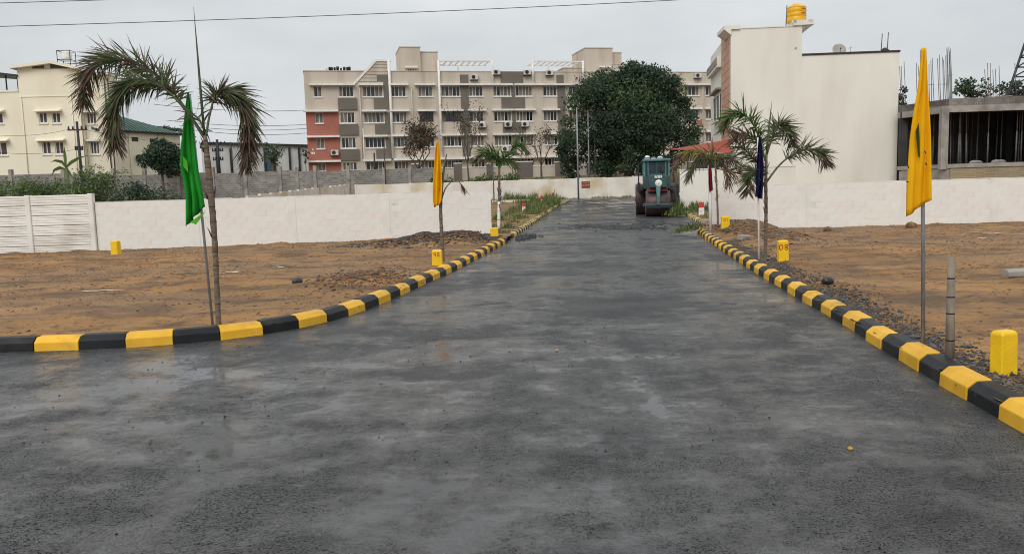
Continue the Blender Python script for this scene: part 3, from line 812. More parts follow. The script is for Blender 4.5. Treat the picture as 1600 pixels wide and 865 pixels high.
for k in range(9):
    u = ua(512 + k * 4.6 + random.uniform(-1, 1)); s_ = random.uniform(0.5, 0.8)
    mb = MB(); mb.lathe([(0.02, 0), (0.2 * s_, 0.02), (0.24 * s_, 0.5 * s_), (0.2 * s_, 0.62 * s_), (0.05, 0.68 * s_)], FA.p(u, ROOF + 0.09, -0.25), 10)
    mb.build('roof_pot', MT['dark_metal'] if random.random() < 0.8 else MT['white_trim'], apt)
for (px, z, d) in ((512.5, 6.2, 0), (741, 14.95, 0), (776, 15.55, 0), (824, 15.55, 0), (858.5, 15.5, 0), (746, 9.2, 0), (787, 9.25, 0), (813.5, 9.25, 0), (1053, 15.2, 0), (1089, 15.2, 0), (1116.5, 15.25, 0), (781, 6.25, 0)):
    ac_unit(FA, apt, ua(px) + (0.4 if z < 10 else 0), z, d)
# small house sign letters on the terracotta corner (too small to read)
for k, px in enumerate((486.0, 488.6, 491.2)):
    u, z = FA.uv(px, 239.5); MB().frame_box(FA, u - 0.07, u + 0.07, 0.0, 0.03, z - 0.12, z + 0.14).build('sign_letter', MT['white_trim'], apt)
u, z = FA.uv(488.6, 233.5); mb = MB().frame_box(FA, u - 0.1, u + 0.1, 0, 0.03, z - 0.12, z - 0.04); mb.frame_box(FA, u - 0.04, u + 0.04, 0, 0.03, z - 0.04, z + 0.12); mb.build('sign_letter', MT['white_trim'], apt)
# compound wall of the apartment block
C0, C1 = at(560, 270, 86), at(1085, 262, 92)
FC = Frame(C0, C1)
cw = thing('compound_wall', (*FC.p(FC.len / 2, 0).xy, 2.2), 'low tan compound wall with dark gate piers in front of the apartment block', 'wall')
MB().frame_box(FC, 0, FC.len, -0.2, 0, 1.6, 4.05).build('wall_core', MT['tan'], cw)
MB().frame_box(FC, 0, FC.len, -0.25, 0.05, 4.05, 4.15).build('coping', MT['white_trim'], cw)
for (x0, x1, y0) in ((709, 721, 256), (760, 769, 256), (807.5, 832, 253.5), (867.5, 879, 254), (917, 929, 254.5), (643, 655, 257)):
    a, zt = FC.uv(x0, y0, 0.1); b, _ = FC.uv(x1, y0, 0.1)
    o = MB().frame_box(FC, a, b, -0.35, 0.12, 1.6, zt).build('pier', MT['taupe'], cw)
    MB().frame_box(FC, a - 0.03, b + 0.03, -0.38, 0.15, zt, zt + 0.1).build('pier_cap', MT['white_trim'], o)
# banner board on that wall
MT['banner'] = mat('faded_banner', S(168, 186, 194), S(214, 218, 218), 3.0, 0.6, lo=0.45, hi=0.55, c3=S(64, 92, 104), s3=1.6, lo3=0.55, hi3=0.62, stretch=(1, 1, 2.5))
a, zt = FC.uv(933, 264.5, 0.15); b, zb = FC.uv(957.5, 276, 0.15)
bn = thing('banner_board', FC.p((a + b) / 2, zb, 0.15), 'faded blue and white banner board on the tan compound wall', 'banner')
MB().frame_box(FC, a, b, 0.0, 0.05, zb, zt).build('board', MT['banner'], bn)

# ------------------------------------------------------------------ white end wall and side wall of the layout
E0, E1 = at(556, 300, 76), at(1004, 300, 74.5)
FE = Frame(E0, E1)
ew = thing('end_wall', (*FE.p(FE.len / 2, 0).xy, 0.5), 'long whitewashed wall closing the far end of the road', 'wall')
def etop(u): return 2.46
u = 0.0; i = 0
while u < FE.len - 0.3:
    w = min(2.6, FE.len - u)
    zt = 2.44 + random.uniform(-0.03, 0.03)
    MB().bevbox(FE, u + 0.09, u + w - 0.09, -0.12, 0.0, 0.2, zt, 0.01).build('panel', MT['far_white'], ew)
    MB().bevbox(FE, u - 0.09, u + 0.09, -0.16, 0.03, 0.2, zt + 0.03, 0.02).build('post', MT['far_white'], ew)
    u += w
MB().bevbox(FE, FE.len - 0.09, FE.len + 0.09, -0.16, 0.03, 0.2, 2.46, 0.02).build('post', MT['far_white'], ew)
a, zt = FE.uv(908.5, 283.5, 0.05); b, zb = FE.uv(921.7, 293.3, 0.05)
MT['sign_brown'] = mat('brown_painted_board', S(140, 74, 46), S(112, 58, 38), 3, 0.6)
MT['sign_tan'] = mat('brown_board_lettering', S(186, 130, 96), S(164, 110, 80), 6, 0.6)
sg = thing('wall_sign', FE.p((a + b) / 2, zb, 0.06), 'small red brown painted board on the white end wall', 'sign')
MB().frame_box(FE, a, b, 0.005, 0.05, zb, zt).build('board', MT['sign_brown'], sg)
hh = zt - zb
for (f0, f1, v0, v1) in ((0.12, 0.9, 0.72, 0.8), (0.1, 0.34, 0.3, 0.5), (0.42, 0.62, 0.28, 0.5), (0.7, 0.92, 0.34, 0.54)):
    MB().frame_box(FE, a + (b - a) * f0, a + (b - a) * f1, 0.05, 0.056, zb + hh * v0, zb + hh * v1).build('lettering', MT['sign_tan'], sg)
# side wall running back to the far corner, stepping panel by panel
SW0, SW1 = at(390, 330, 41), at(546, 300, 74.5)
FS = Frame(SW0, SW1)
sw = thing('side_wall', (*FS.p(FS.len / 2, 0).xy, 0.2), 'white plank wall running back from the near wall to the far corner', 'wall')
nseg = 14
for i in range(nseg):
    u0, u1 = FS.len * i / nseg, FS.len * (i + 1) / nseg
    zt = 1.68 + (2.5 - 1.68) * ((i + 0.5) / nseg) + random.uniform(-0.03, 0.03)
    MB().bevbox(FS, u0 + 0.004, u1 - 0.004, -0.12, 0, -0.4, zt, 0.01).build('panel', MT['far_white'], sw)
    MB().bevbox(FS, u0 - 0.09, u0 + 0.09, -0.13, 0.012, -0.4, zt + 0.01, 0.01).build('post', MT['far_white'] if i not in (8,) else MT['concrete'], sw)

# ------------------------------------------------------------------ grey block wall behind the bushes
def brick_mat(name, c1, c2, mortar, bw, bh, rot=False):
    m = mat(name, c1, c2, 1.0, 0.95)
    n, l = m.node_tree.nodes, m.node_tree.links
    b = n['Principled BSDF']
    tcn = n.new('ShaderNodeTexCoord'); sp = n.new('ShaderNodeSeparateXYZ'); cb = n.new('ShaderNodeCombineXYZ')
    l.new(tcn.outputs['Object'], sp.inputs[0]); l.new(sp.outputs[0], cb.inputs[0]); l.new(sp.outputs[2], cb.inputs[1])
    br = n.new('ShaderNodeTexBrick'); br.inputs['Scale'].default_value = 1.0
    br.inputs['Color1'].default_value = (*c1, 1); br.inputs['Color2'].default_value = (*c2, 1); br.inputs['Mortar'].default_value = (*mortar, 1)
    br.inputs['Mortar Size'].default_value = 0.012; br.inputs['Brick Width'].default_value = bw; br.inputs['Row Height'].default_value = bh
    l.new(cb.outputs[0], br.inputs['Vector'])
    t = n.new('ShaderNodeTexNoise'); t.inputs['Scale'].default_value = 0.6; t.inputs['Detail'].default_value = 6; l.new(tcn.outputs['Object'], t.inputs['Vector'])
    x = n.new('ShaderNodeMix'); x.data_type = 'RGBA'; x.blend_type = 'MULTIPLY'; x.inputs[0].default_value = 0.6
    r = n.new('ShaderNodeMapRange'); r.inputs[1].default_value, r.inputs[2].default_value, r.inputs[3].default_value, r.inputs[4].default_value = 0.3, 0.7, 0.55, 1.25
    l.new(t.outputs[0], r.inputs[0]); l.new(br.outputs[0], x.inputs[6]); l.new(r.outputs[0], x.inputs[7])
    l.new(x.outputs[2], b.inputs['Base Color'])
    return m
MT['grey_block'] = brick_mat('grey_cement_block', S(140, 136, 129), S(112, 108, 102), S(158, 154, 148), 0.42, 0.21)
G0, G1 = at(-60, 280, 79), at(684, 275, 79.5)
FG = Frame(G0, G1)
gw = thing('block_wall', (*FG.p(FG.len * 0.4, 0).xy, 1.2), 'unpainted grey cement block wall with raised concrete posts behind the white walls', 'wall')
posts_px = [-55, 16, 98, 176, 225, 278, 332, 383, 437, 464, 492, 544, 600, 640, 682]
for i, px in enumerate(posts_px):
    u = FG.uv(px, 270)[0]
    zt = (FG.uv(px, 259 + max(0, 492 - px) * 0.012)[1]) if px < 560 else FG.uv(px, 262)[1]
    if px == 464: zt -= 0.1
    MB().bevbox(FG, u - 0.16, u + 0.16, -0.3, 0.1, 0.4, zt, 0.02).build('post', MT['concrete'], gw)
    if i < len(posts_px) - 1:
        u2 = FG.uv(posts_px[i + 1], 270)[0]
        ym = 273.5 - max(0, px - 176) * 0.0235
        zt2 = FG.uv((px + posts_px[i + 1]) / 2, ym)[1] + random.uniform(-0.08, 0.1)
        MB().frame_box(FG, u + 0.16, u2 - 0.16, -0.2, 0.0, 0.4, zt2).build('block_panel', MT['grey_block'], gw)

# ------------------------------------------------------------------ cream house at the west
K0, K1 = at(-70, 200, 83), at(128, 200, 83.5)
FK = Frame(K0, K1)
ch = thing('cream_house', (*FK.p(FK.len * 0.6, 0).xy, 1.8), 'cream three storey house with brown louvred windows and shallow roof', 'house')
uk = lambda px, py: FK.uv(px, py)
def kz(py, px=80): return FK.uv(px, py)[1]
wk = []
for (x0, x1, y0, y1) in ((-16, 4.6, 177, 193.5), (60.6, 73.6, 176, 192.5), (81, 94.4, 176, 192.5), (-10, 11, 222.5, 243), (66, 79.5, 221.5, 241), (86, 99.5, 221.5, 241)):
    py = (y0 + y1) / 2; a = uk(x0, py)[0]; b = uk(x1, py)[0]; wk.append((a, b, kz(y1, x0), kz(y0, x0)))
KT = kz(108, 70); KM = kz(144, 10)
u29 = uk(29, 140)[0]
wall_open(FK, u29, FK.len, 1.0, KT, [h for h in wk if h[0] >= u29]).build('wall', MT['cream'], ch)
wall_open(FK, 0, u29, 1.0, KM, [h for h in wk if h[1] <= u29]).build('wall', MT['cream'], ch)
MB().frame_box(FK, u29 + 0.02, FK.len - 0.02, -3.5, -0.3, 1.0, KT - 0.05).build('body', MT['cream'], ch)
MB().frame_box(FK, 0, u29 - 0.02, -12, -0.3, 1.0, KM - 0.6).build('body', MT['cream'], ch)
MB().frame_box(FK, -0.1, u29, -0.15, 0.08, KM, KM + 0.2).build('parapet_coping', MT['white_trim'], ch)
MB().frame_box(FK, u29, FK.len, 0.0, 0.06, kz(151), kz(150)).build('string_course', MT['cream'], ch)
MT['louvre'] = mat('brown_shutter_glass', S(84, 74, 66), S(60, 54, 50), 3, 0.4)
for (a, b, z0, z1) in wk:
    w_ = window(FK, ch, a, b, z0, z1, 2, shade=False, sill=True, dark=1.0, fr=0.09)
    w_.data.materials[0] = MT['louvre']
for (x0, x1, y) in ((-30, 8, 176), (55.5, 97, 175.2), (-25, 15, 221.5), (58, 103, 221)):
    a, z = uk(x0, y); b, _ = uk(x1, y)
    mb = MB(); mb.prism([FK.p(a, z, 0), FK.p(a, z + 0.28, 0), FK.p(a, z + 0.05, 0.65), FK.p(a, z - 0.03, 0.65)], FK.u * (b - a)); mb.build('sunshade', MT['cream'], ch)
# shallow roof with a low ridge
pz = lambda px, py: FK.uv(px, py, 0.6)
(a, za), (p_, zp), (b, zb) = pz(14, 105.5), pz(77, 94.5), pz(123, 104.5)
mb = MB(); t_ = 0.28
mb.prism([FK.p(a, za - 0.1, 0.6), FK.p(p_, zp - t_, 0.6), FK.p(b, zb - t_, 0.6), FK.p(b, zb, 0.6), FK.p(p_, zp, 0.6), FK.p(a, za + 0.12, 0.6)], FK.n * -4.2)
mb.build('roof', MT['cream'], ch)
mb = MB(); mb.prism([FK.p(u29, KT - 0.02, -0.02), FK.p(FK.len, KT - 0.02, -0.02), FK.p(FK.len, zb - t_, -0.02), FK.p(p_, zp - t_, -0.02), FK.p(u29, za + 0.05, -0.02)], FK.n * -0.2); mb.build('gable_wall', MT['cream'], ch)
for (x0, x1, y0, y1) in ((50, 69, 102, 107), (78, 104, 101, 107)):
    c, z1_ = uk(x0, y0); d_, z0_ = uk(x1, y1)
    MB().frame_box(FK, c, d_, -0.02, 0.012, z0_, z1_).build('vent_opening', MT['louvre'], ch)
for px in (35, 113): u = uk(px, 170)[0]; MB().tube([FK.p(u, 1.5, 0.08), FK.p(u, KM - 0.4, 0.08)], 0.05, 6).build('drain_pipe', MT['cream'], ch)
# right wing, set back a little
FK2 = Frame(FK.p(FK.len, 0, -0.8), FK.p(FK.len, 0, -0.8) + Vector((2.75, 0.25, 0)))
wk2 = []
for (x0, x1, y0, y1) in ((135, 150.3, 177, 193.5), (141, 155, 221.5, 241)):
    py = (y0 + y1) / 2; wk2.append((FK2.uv(x0, py)[0], FK2.uv(x1, py)[0], FK2.uv(x0, y1)[1], FK2.uv(x0, y0)[1]))
Z2 = FK2.uv(140, 118)[1]
wall_open(FK2, 0, FK2.len, 1.0, Z2, wk2).build('wall', MT['cream'], ch)
MB().frame_box(FK2, 0.01, FK2.len - 0.01, -2.0, -0.3, 1.0, Z2 - 0.02).build('body', MT['cream'], ch)
MB().frame_box(FK2, -0.1, FK2.len + 0.1, -2.2, 0.5, Z2, Z2 + 0.25).build('roof_slab', MT['cream'], ch)
mb = MB(); mb.add([FK2.p(FK2.len, 1, 0), FK2.p(FK2.len, Z2, 0), FK2.p(FK2.len, Z2, -2), FK2.p(FK2.len, 1, -2)], [(0, 1, 2, 3)]); mb.build('side_wall', MT['cream'], ch)
for (a, b, z0, z1) in wk2:
    w_ = window(FK2, ch, a, b, z0, z1, 3, shade=True, dark=1.0, fr=0.07, shade_w=0.1); w_.data.materials[0] = MT['louvre']
for du in (0.15, 0.5): MB().tube([FK2.p(FK2.len - du, 1.5, 0.1), FK2.p(FK2.len - du, Z2 - 0.3, 0.1)], 0.06, 6).build('drain_pipe', MT['louvre'], ch)
# terrace awning at the far west and the water tank on its stand
mb = MB(); a, z = uk(-70, 113); b, zb_ = uk(28, 117)
mb.prism([FK.p(0, z + 0.6, 0.2), FK.p(b, zb_, 0.2), FK.p(b, zb_ - 0.15, 0.2), FK.p(0, z + 0.2, 0.2)], FK.n * -4); mb.build('terrace_awning', MT['dark_metal'], ch)
for px in (9, 27): u = uk(px, 130)[0]; MB().tube([FK.p(u, KM, -0.1), FK.p(u, zb_, -0.1)], 0.08, 6).build('awning_post', MT['dark_metal'], ch)
ts = thing('rooftop_tank', FK.p(uk(99, 95)[0], kz(105, 99), -1.5), 'small white water tank on a steel stand on the cream house', 'water tank')
a, _ = FK.uv(89.5, 93, -1.0); b, _ = FK.uv(109.5, 93, -1.0); zt = FK.uv(99, 79, -1)[1]; zm = FK.uv(99, 93, -1)[1]; z0 = kz(106.5, 99) - 0.6
mb = MB()
for u in (a, b):
    for d in (-2.2, -1.0): mb.tube([FK.p(u, z0, d), FK.p(u, zt, d)], 0.04, 4)
for z in (zm, zt, (z0 + zm) / 2):
    mb.tube([FK.p(a, z, -1), FK.p(b, z, -1), FK.p(b, z, -2.2), FK.p(a, z, -2.2), FK.p(a, z, -1)], 0.035, 4)
mb.build('stand', MT['dark_metal'], ts)
c = FK.p((a + b) / 2, zm + 0.03, -1.6); r = (b - a) * 0.40; h = zt - zm
MB().lathe([(r * 0.95, 0), (r, 0.05), (r, h * 0.7), (r * 0.6, h * 0.92), (r * 0.3, h * 0.95), (r * 0.3, h * 1.05), (0.02, h * 1.07)], c, 18).build('tank', MT['white_trim'], ts)

# ------------------------------------------------------------------ green roofed warehouse
FW = Frame(at(150, 210, 84.5), at(281, 215, 94))
wh = thing('warehouse', (*FW.p(FW.len / 2, 0).xy, 2.0), 'cream warehouse with a green sheet roof beside the cream house', 'warehouse')
EV = FW.uv(188, 204)[1]
hw = []
for (x0, x1, y0, y1) in ((205.5, 216, 214, 221), (233.7, 243.7, 216.5, 222.6)):
    hw.append((FW.uv(x0, y0)[0], FW.uv(x1, y0)[0], FW.uv(x0, y1)[1], FW.uv(x0, y0)[1]))
wall_open(FW, 0, FW.len, 1.0, EV, hw).build('wall', MT['cream'], wh)
for h in hw:
    w_ = window(FW, wh, *h, 3, shade=False, sill=False, dark=1.0, framem=MT['louvre']); w_.data.materials[0] = MT['louvre']
MB().frame_box(FW, 0.02, FW.len - 0.02, -10, -0.3, 1.0, EV - 0.1).build('body', MT['cream'], wh)
MT['green_roof'] = mat('green_sheet_roof', S(66, 98, 86), S(54, 84, 74), 0.8, 0.5)
PK = FW.uv(150, 171, -5)[1]
ue = FW.len + 0.3
mb = MB()
e = 0.35
A_ = [FW.p(-0.3, EV - 0.02, e), FW.p(ue, EV - 0.02, e), FW.p(ue, EV - 0.02, -10.3), FW.p(-0.3, EV - 0.02, -10.3)]
UP_ = FW.uv(150, 171, -5)[0]; R0_ = FW.p(UP_, PK, -5)
mb.add(A_ + [R0_, FW.p(min(-0.3, UP_ - 0.5), PK, -5)], [(0, 1, 4, 5), (1, 2, 4), (2, 3, 5, 4), (3, 0, 5), (3, 2, 1, 0)])
mb.build('roof', MT['green_roof'], wh)
# standing ribs of the sheeting
mb = MB()
for k in range(22):
    f = (k + 0.5) / 22; u = -0.3 + (ue + 0.3) * f
    top = None
    lim = 1 - max(0, (u - UP_) / (ue - UP_)) if u > UP_ else 1
    p0 = FW.p(u, EV + 0.01, e); p1 = p0 + (FW.p(u, PK + 0.01, -5) - p0) * lim
    mb.tube([p0, p1], 0.03, 4)
mb.build('roof_rib', MT['green_roof'], wh)
MB().frame_box(FW, -0.3, ue, e, e + 0.08, EV - 0.2, EV + 0.02).build('fascia', MT['dark_metal'], wh)
for px in (202, 248): u = FW.uv(px, 230)[0]; MB().tube([FW.p(u, 1.5, 0.1), FW.p(u, EV, 0.1)], 0.07, 6).build('drain_pipe', MT['cream'], wh)
u, z = FW.uv(215, 248); MB().lathe([(0.02, 0), (0.3, 0.1), (0.38, 0.5), (0.25, 0.8), (0.02, 0.85)], FW.p(u, z - 0.4, 0.3), 10).build('wall_lamp', MT['dark_metal'], wh)

# pale industrial shed further back
FD = Frame(at(318, 240, 112), at(500, 240, 118))
shd = thing('industrial_shed', (*FD.p(FD.len / 2, 0).xy, 2.4), 'pale grey industrial shed with dark steel columns far behind the block wall', 'shed')
MT['sheet_grey'] = mat('pale_sheet', S(196, 196, 194), S(182, 182, 180), 0.5, 0.7)
zt = FD.uv(340, 225)[1]; zt2 = FD.uv(480, 230)[1]
mb = MB(); mb.prism([FD.p(0, 1.5, 0), FD.p(FD.len, 1.5, 0), FD.p(FD.len, zt2, 0), FD.p(0, zt, 0)], FD.n * -10); mb.build('wall', MT['sheet_grey'], shd)
mb = MB(); mb.prism([FD.p(-0.2, zt, 0.4), FD.p(FD.len, zt2, 0.4), FD.p(FD.len, zt2 + 0.3, 0.4), FD.p(-0.2, zt + 0.3, 0.4)], FD.n * -10.6); mb.build('roof_edge', MT['dark_metal'], shd)
for px in (338, 360, 413, 428, 452, 467, 486): u = FD.uv(px, 240)[0]; MB().frame_box(FD, u - 0.12, u + 0.12, 0, 0.25, 1.5, zt2 - 0.05).build('column', MT['dark_metal'], shd)
MT['teal_sheet'] = mat('dark_teal_door', S(66, 84, 94), S(52, 68, 78), 1, 0.6)
a = FD.uv(413, 240)[0]; b = FD.uv(427, 240)[0]; MB().frame_box(FD, a + 0.15, b - 0.15, 0.02, 0.1, 1.5, zt2 - 0.6).build('door', MT['teal_sheet'], shd)
# ------------------------------------------------------------------ tall blank white house
RD = Vector((math.sin(0.136), math.cos(0.136), 0))       # the road's direction
H0, H1 = at(1142, 160, 50.0), at(1403.5, 160, 49.3)
FH = Frame(H0, H1)
wb = thing('white_house', (*FH.p(FH.len / 2, 0).xy, 0.0), 'tall plain white house with a stepped roof and blank side wall', 'house')
hz1 = lambda px, py: FH.uv(px, py)[1]
ZT, ZS0, ZS1 = hz1(1200, 43.5), hz1(1256, 87), hz1(1402, 81.5)
us = FH.uv(1253.3, 70)[0]
mb = MB(); mb.prism([FH.p(0, -0.3), FH.p(us, -0.3), FH.p(us, ZT), FH.p(0, ZT)], RD * 11); mb.build('stair_block', MT['white_paint'], wb)
mb = MB(); mb.prism([FH.p(us + 0.003, -0.3, -0.004), FH.p(FH.len, -0.3, -0.004), FH.p(FH.len, ZS1, -0.004), FH.p(us + 0.003, ZS0, -0.004)], RD * 11); mb.build('main_block', MT['white_paint'], wb)
mb = MB(); mb.prism([FH.p(us + 0.005, ZS0, 0.05), FH.p(FH.len + 0.05, ZS1, 0.05), FH.p(FH.len + 0.05, ZS1 + 0.11, 0.05), FH.p(us + 0.005, ZS0 + 0.11, 0.05)], FH.n * -0.35); mb.build('parapet_coping', MT['dark_concrete'], wb)
MB().frame_box(FH, -0.42, 0.55, -2.2, 0.12, ZT - 0.02, ZT + 0.2).build('cap_slab', MT['white_paint'], wb)
mb = MB(); mb.prism([FH.p(-0.42, ZT - 0.02, 0.12), FH.p(0.0, ZT - 0.02, 0.12), FH.p(0.0, ZT - 0.35, 0.12)], FH.n * -2.2); mb.build('cap_bracket', MT['white_paint'], wb)
MB().frame_box(FH, 0.6, us, -0.3, 0.04, ZT, ZT + 0.06).build('parapet_coping', MT['white_paint'], wb)
# tank slab jutting out past the stair block
uS = FH.uv(1271.5, 45)[0]
MB().frame_box(FH, us - 0.55, uS, -1.7, 0.1, ZT + 0.06, ZT + 0.36).build('tank_slab', MT['white_paint'], wb)
mb = MB(); mb.prism([FH.p(us + 0.004, ZT + 0.055, 0.05), FH.p(uS - 0.05, ZT + 0.055, 0.05), FH.p(us + 0.004, ZT - 0.42, 0.05)], FH.n * -1.6); mb.build('slab_bracket', MT['concrete'], wb)
for (x0, x1, y0) in ((1237, 1244, 37), (1262, 1268.5, 36.5)):
    a, zz = FH.uv(x0, y0); b, _ = FH.uv(x1, y0); MB().frame_box(FH, a, b, -0.05, 0.1, ZT + 0.36, zz).build('slab_upstand', MT['white_paint'], wb)
# roadside face: terracotta tile strip, balcony, window
FR = Frame(FH.p(0, 0) + Vector((RD.x, RD.y, 0)) * 11, FH.p(0, 0))
MT['tile'] = mat('orange_wall_tile', S(198, 158, 134), S(184, 144, 120), 2.5, 0.7)
for k in range(14):
    z = 4.1 + k * 0.5
    MB().frame_box(FR, FR.len - 4.3, FR.len - 0.25, 0.0, 0.05, z, z + 0.47).build('tile', MT['tile'], wb)
def rz_(px, py): return FR.uv(px, py)
a, z1 = FR.len - 3.6, 9.0
window(FR, wb, FR.len - 8.4, FR.len - 4.9, 5.9, 7.6, 2, d=0.22, shade=False, sill=True, dark=0.0)
MB().frame_box(FR, FR.len - 8.9, FR.len - 4.6, 0.0, 0.35, 7.85, 7.97).build('balcony_slab', MT['concrete'], wb)
MB().frame_box(FR, FR.len - 10.5, FR.len - 4.5, 0.0, 0.3, 9.3, 10.0).build('roof_band', MT['white_paint'], wb)
MB().frame_box(FR, FR.len - 10.5, FR.len - 4.55, 0.3, 0.34, 9.5, 9.95).build('parapet_panel', MT['concrete'], wb)
# vent dot on the wall, cable
u, z = FH.uv(1243, 75); MB().tube([FH.p(u, z, 0), FH.p(u, z, 0.06)], 0.05, 8).build('wall_hook', MT['concrete'], wb)
# yellow water tank
MT['tank'] = mat('yellow_tank_plastic', S(232, 178, 30), S(220, 162, 22), 2, 0.4)
uc, zb = FH.uv(1249.5, 40.5); r = 0.585
tz = ZT + 0.365; c = FH.p(uc, tz, -0.75); hT = FH.uv(1249, 7, -0.75)[1] - tz
tk = thing('water_tank', c, 'yellow ribbed water tank on top of the white house', 'water tank')
pr = [(r * 0.97, 0.0), (r, 0.03)]
for zz in (0.28, 0.52, 0.76):
    pr += [(r, hT * zz - 0.05), (r * 0.982, hT * zz - 0.03), (r * 0.982, hT * zz + 0.01), (r * 1.006, hT * zz + 0.03)]
pr += [(r, hT * 0.80), (r * 0.78, hT * 0.91), (r * 0.5, hT * 0.945)]
MB().lathe(pr, c, 36).build('tank_body', MT['tank'], tk)
MB().lathe([(r * 0.42, hT * 0.94), (r * 0.42, hT * 0.985), (r * 0.38, hT), (0.02, hT * 1.003)], c, 24).build('lid', MT['tank'], tk)
for zz in (0.65, 0.40):
    for k in range(4):
        an = math.radians(-90 + 14 + k * 9); p0 = c + Vector((math.cos(an), math.sin(an), 0)) * (r + 0.012) + Vector((0, 0, hT * zz))
        tv = Vector((-math.sin(an), math.cos(an), 0))
        mb = MB(); mb.prism([p0 - tv * 0.035, p0 + tv * 0.035, p0 + tv * 0.035 + Vector((0, 0, 0.06)), p0 - tv * 0.035 + Vector((0, 0, 0.06))], Vector((math.cos(an), math.sin(an), 0)) * -0.03); mb.build('lettering', MT['red_letter'], tk)
# rods, dish
def rod(name, F, px, y0, y1, d, rad, label, cat, lean=0.0, m='rust'):
    u, z0 = F.uv(px, y0, d); z1 = F.uv(px, y1, d)[1]
    return tag(MB().tube([F.p(u, z0, d), F.p(u + lean, z1, d)], rad, 6).build(name, MT[m], None, F.p(u, z0, d)), label, cat)
rod('steel_rod', FH, 1228.0, 42.5, 9, -0.4, 0.03, 'thin upright rod beside the yellow water tank', 'rod', 0.05)
for px, yt in ((1376.5, 53), (1386, 51)):
    rod('steel_rod', FH, px, 82.0, yt, -0.3, 0.03, ('outer ' if px > 1380 else 'inner ') + 'one of two upright bars at the roof corner of the white house', 'rod', 0.06)
tag(MB().lathe([(0.02, 0), (0.30, 0.02), (0.26, 0.14), (0.12, 0.28), (0.02, 0.32)], (0, 0, 0), 12).build('cement_lump', MT['dark_concrete']), 'dark lump of cement at the foot of the two roof bars', 'lump').location = FH.p(FH.uv(1385.5, 81)[0], ZS1 + 0.02, -0.3)
dc = FH.p(FH.uv(1316, 76)[0], FH.uv(1316, 76)[1], -0.6)
ds = thing('satellite_dish', FH.p(FH.uv(1316, 76)[0], ZS0 + 0.1, -0.6), 'grey satellite dish on the lower roof of the white house', 'satellite dish')
V, Fc = [], []
ax_d = (Vector((-0.12, -1, 0.45))).normalized(); e1 = ax_d.cross(Vector((0, 0, 1))).normalized(); e2 = e1.cross(ax_d)
rings = 7
for i in range(rings):
    rr = 0.40 * i / (rings - 1)
    for k in range(24):
        an = 2 * math.pi * k / 24; V.append(dc + e1 * rr * math.cos(an) + e2 * rr * math.sin(an) + ax_d * (0.45 * rr * rr))
for i in range(rings - 1):
    for k in range(24): Fc.append((i * 24 + k, i * 24 + (k + 1) % 24, (i + 1) * 24 + (k + 1) % 24, (i + 1) * 24 + k))
MT['dish'] = mat('dish_grey', S(158, 152, 146), S(140, 134, 128), 3, 0.5)
mb = MB().add(V, Fc, 0, True); o = mb.build('dish', MT['dish'], ds); so = o.modifiers.new('t', 'SOLIDIFY'); so.thickness = 0.012
mb = MB(); fe = dc + ax_d * 0.42 - e2 * 0.12; mb.tube([dc - e2 * 0.38 + ax_d * 0.05, fe], 0.012, 5); mb.tube([fe, fe - ax_d * 0.1], 0.035, 8); mb.build('feed_arm', MT['dark_metal'], ds)
mb = MB(); mb.tube([dc - ax_d * 0.05, dc - ax_d * 0.2 - Vector((0, 0, 0.15)), Vector((dc.x, dc.y + 0.2, ZS0))], 0.025, 6); mb.build('mast', MT['galv'], ds)
u, z = FH.uv(1329, 80, -0.5); tag(MB().tube([FH.p(u, ZS0, -0.5), FH.p(u, z + 0.25, -0.5)], 0.015, 5).tube([FH.p(u - 0.15, z + 0.16, -0.5), FH.p(u + 0.15, z + 0.24, -0.5)], 0.012, 5).build('antenna', MT['galv'], None, FH.p(u, ZS0, -0.5)), 'tiny antenna beside the satellite dish', 'antenna')

# ------------------------------------------------------------------ red roofed lean-to and the white wall before it
FL = Frame(at(1048, 240, 51.5), at(1144, 235, 49.4))
lt = thing('lean_to_shed', (*FL.p(FL.len / 2, 0).xy, 0.1), 'open lean-to shed with a sloping red orange sheet roof beside the white house', 'shed')
MT['red_sheet'] = mat('red_orange_sheet', S(164, 74, 52), S(148, 64, 46), 0.8, 0.65)
zl = FL.uv(1054, 233)[1]; zr = FL.uv(1141, 215.5, -3.4)[1]; zb = FL.uv(1141, 240)[1]
n_sh = 6
for k in range(n_sh):
    f0, f1 = k / n_sh, (k + 1) / n_sh
    # overlapping courses running up the slope
    a0 = FL.p(0.15, zl - 0.02, 0.6); a1 = FL.p(FL.len, zb, 0.6); b0 = FL.p(0.15, zl + 0.02, -0.4); b1 = FL.p(FL.len, zr, -3.4)
    P = [a0.lerp(b0, f0), a1.lerp(b1, f0), a1.lerp(b1, f1 + 0.03), a0.lerp(b0, f1 + 0.03)]
    up = Vector((0, 0, 0.03 - 0.0 * k))
    mb = MB(); mb.prism([P[0] + up, P[1] + up, P[2], P[3]], Vector((0, 0, -0.03))); mb.build('roof_sheet', MT['red_sheet'], lt)
for px in (1056, 1078, 1100, 1122, 1140):
    u = FL.uv(px, 250)[0]; f = u / FL.len
    MB().tube([FL.p(u, 0.0, 0.4), FL.p(u, zl + (zb - zl) * f - 0.03, 0.4)], 0.05, 6).build('post', MT['dark_metal'], lt)
MB().frame_box(FL, 0.4, FL.len - 0.05, -3.6, -3.4, 0.0, zl - 0.3).build('back_wall', MT['dark_concrete'], lt)
FV = Frame(at(1062, 270, 47.5), at(1143, 270, 46.5))
vw = thing('yard_wall', (*FV.p(FV.len / 2, 0).xy, 0.1), 'plain white yard wall under the red roofed lean-to', 'wall')
MB().frame_box(FV, 0, FV.len + 3.5, -0.2, 0, -0.2, FV.uv(1080, 265.5)[1]).build('wall_core', MT['white_paint'], vw)
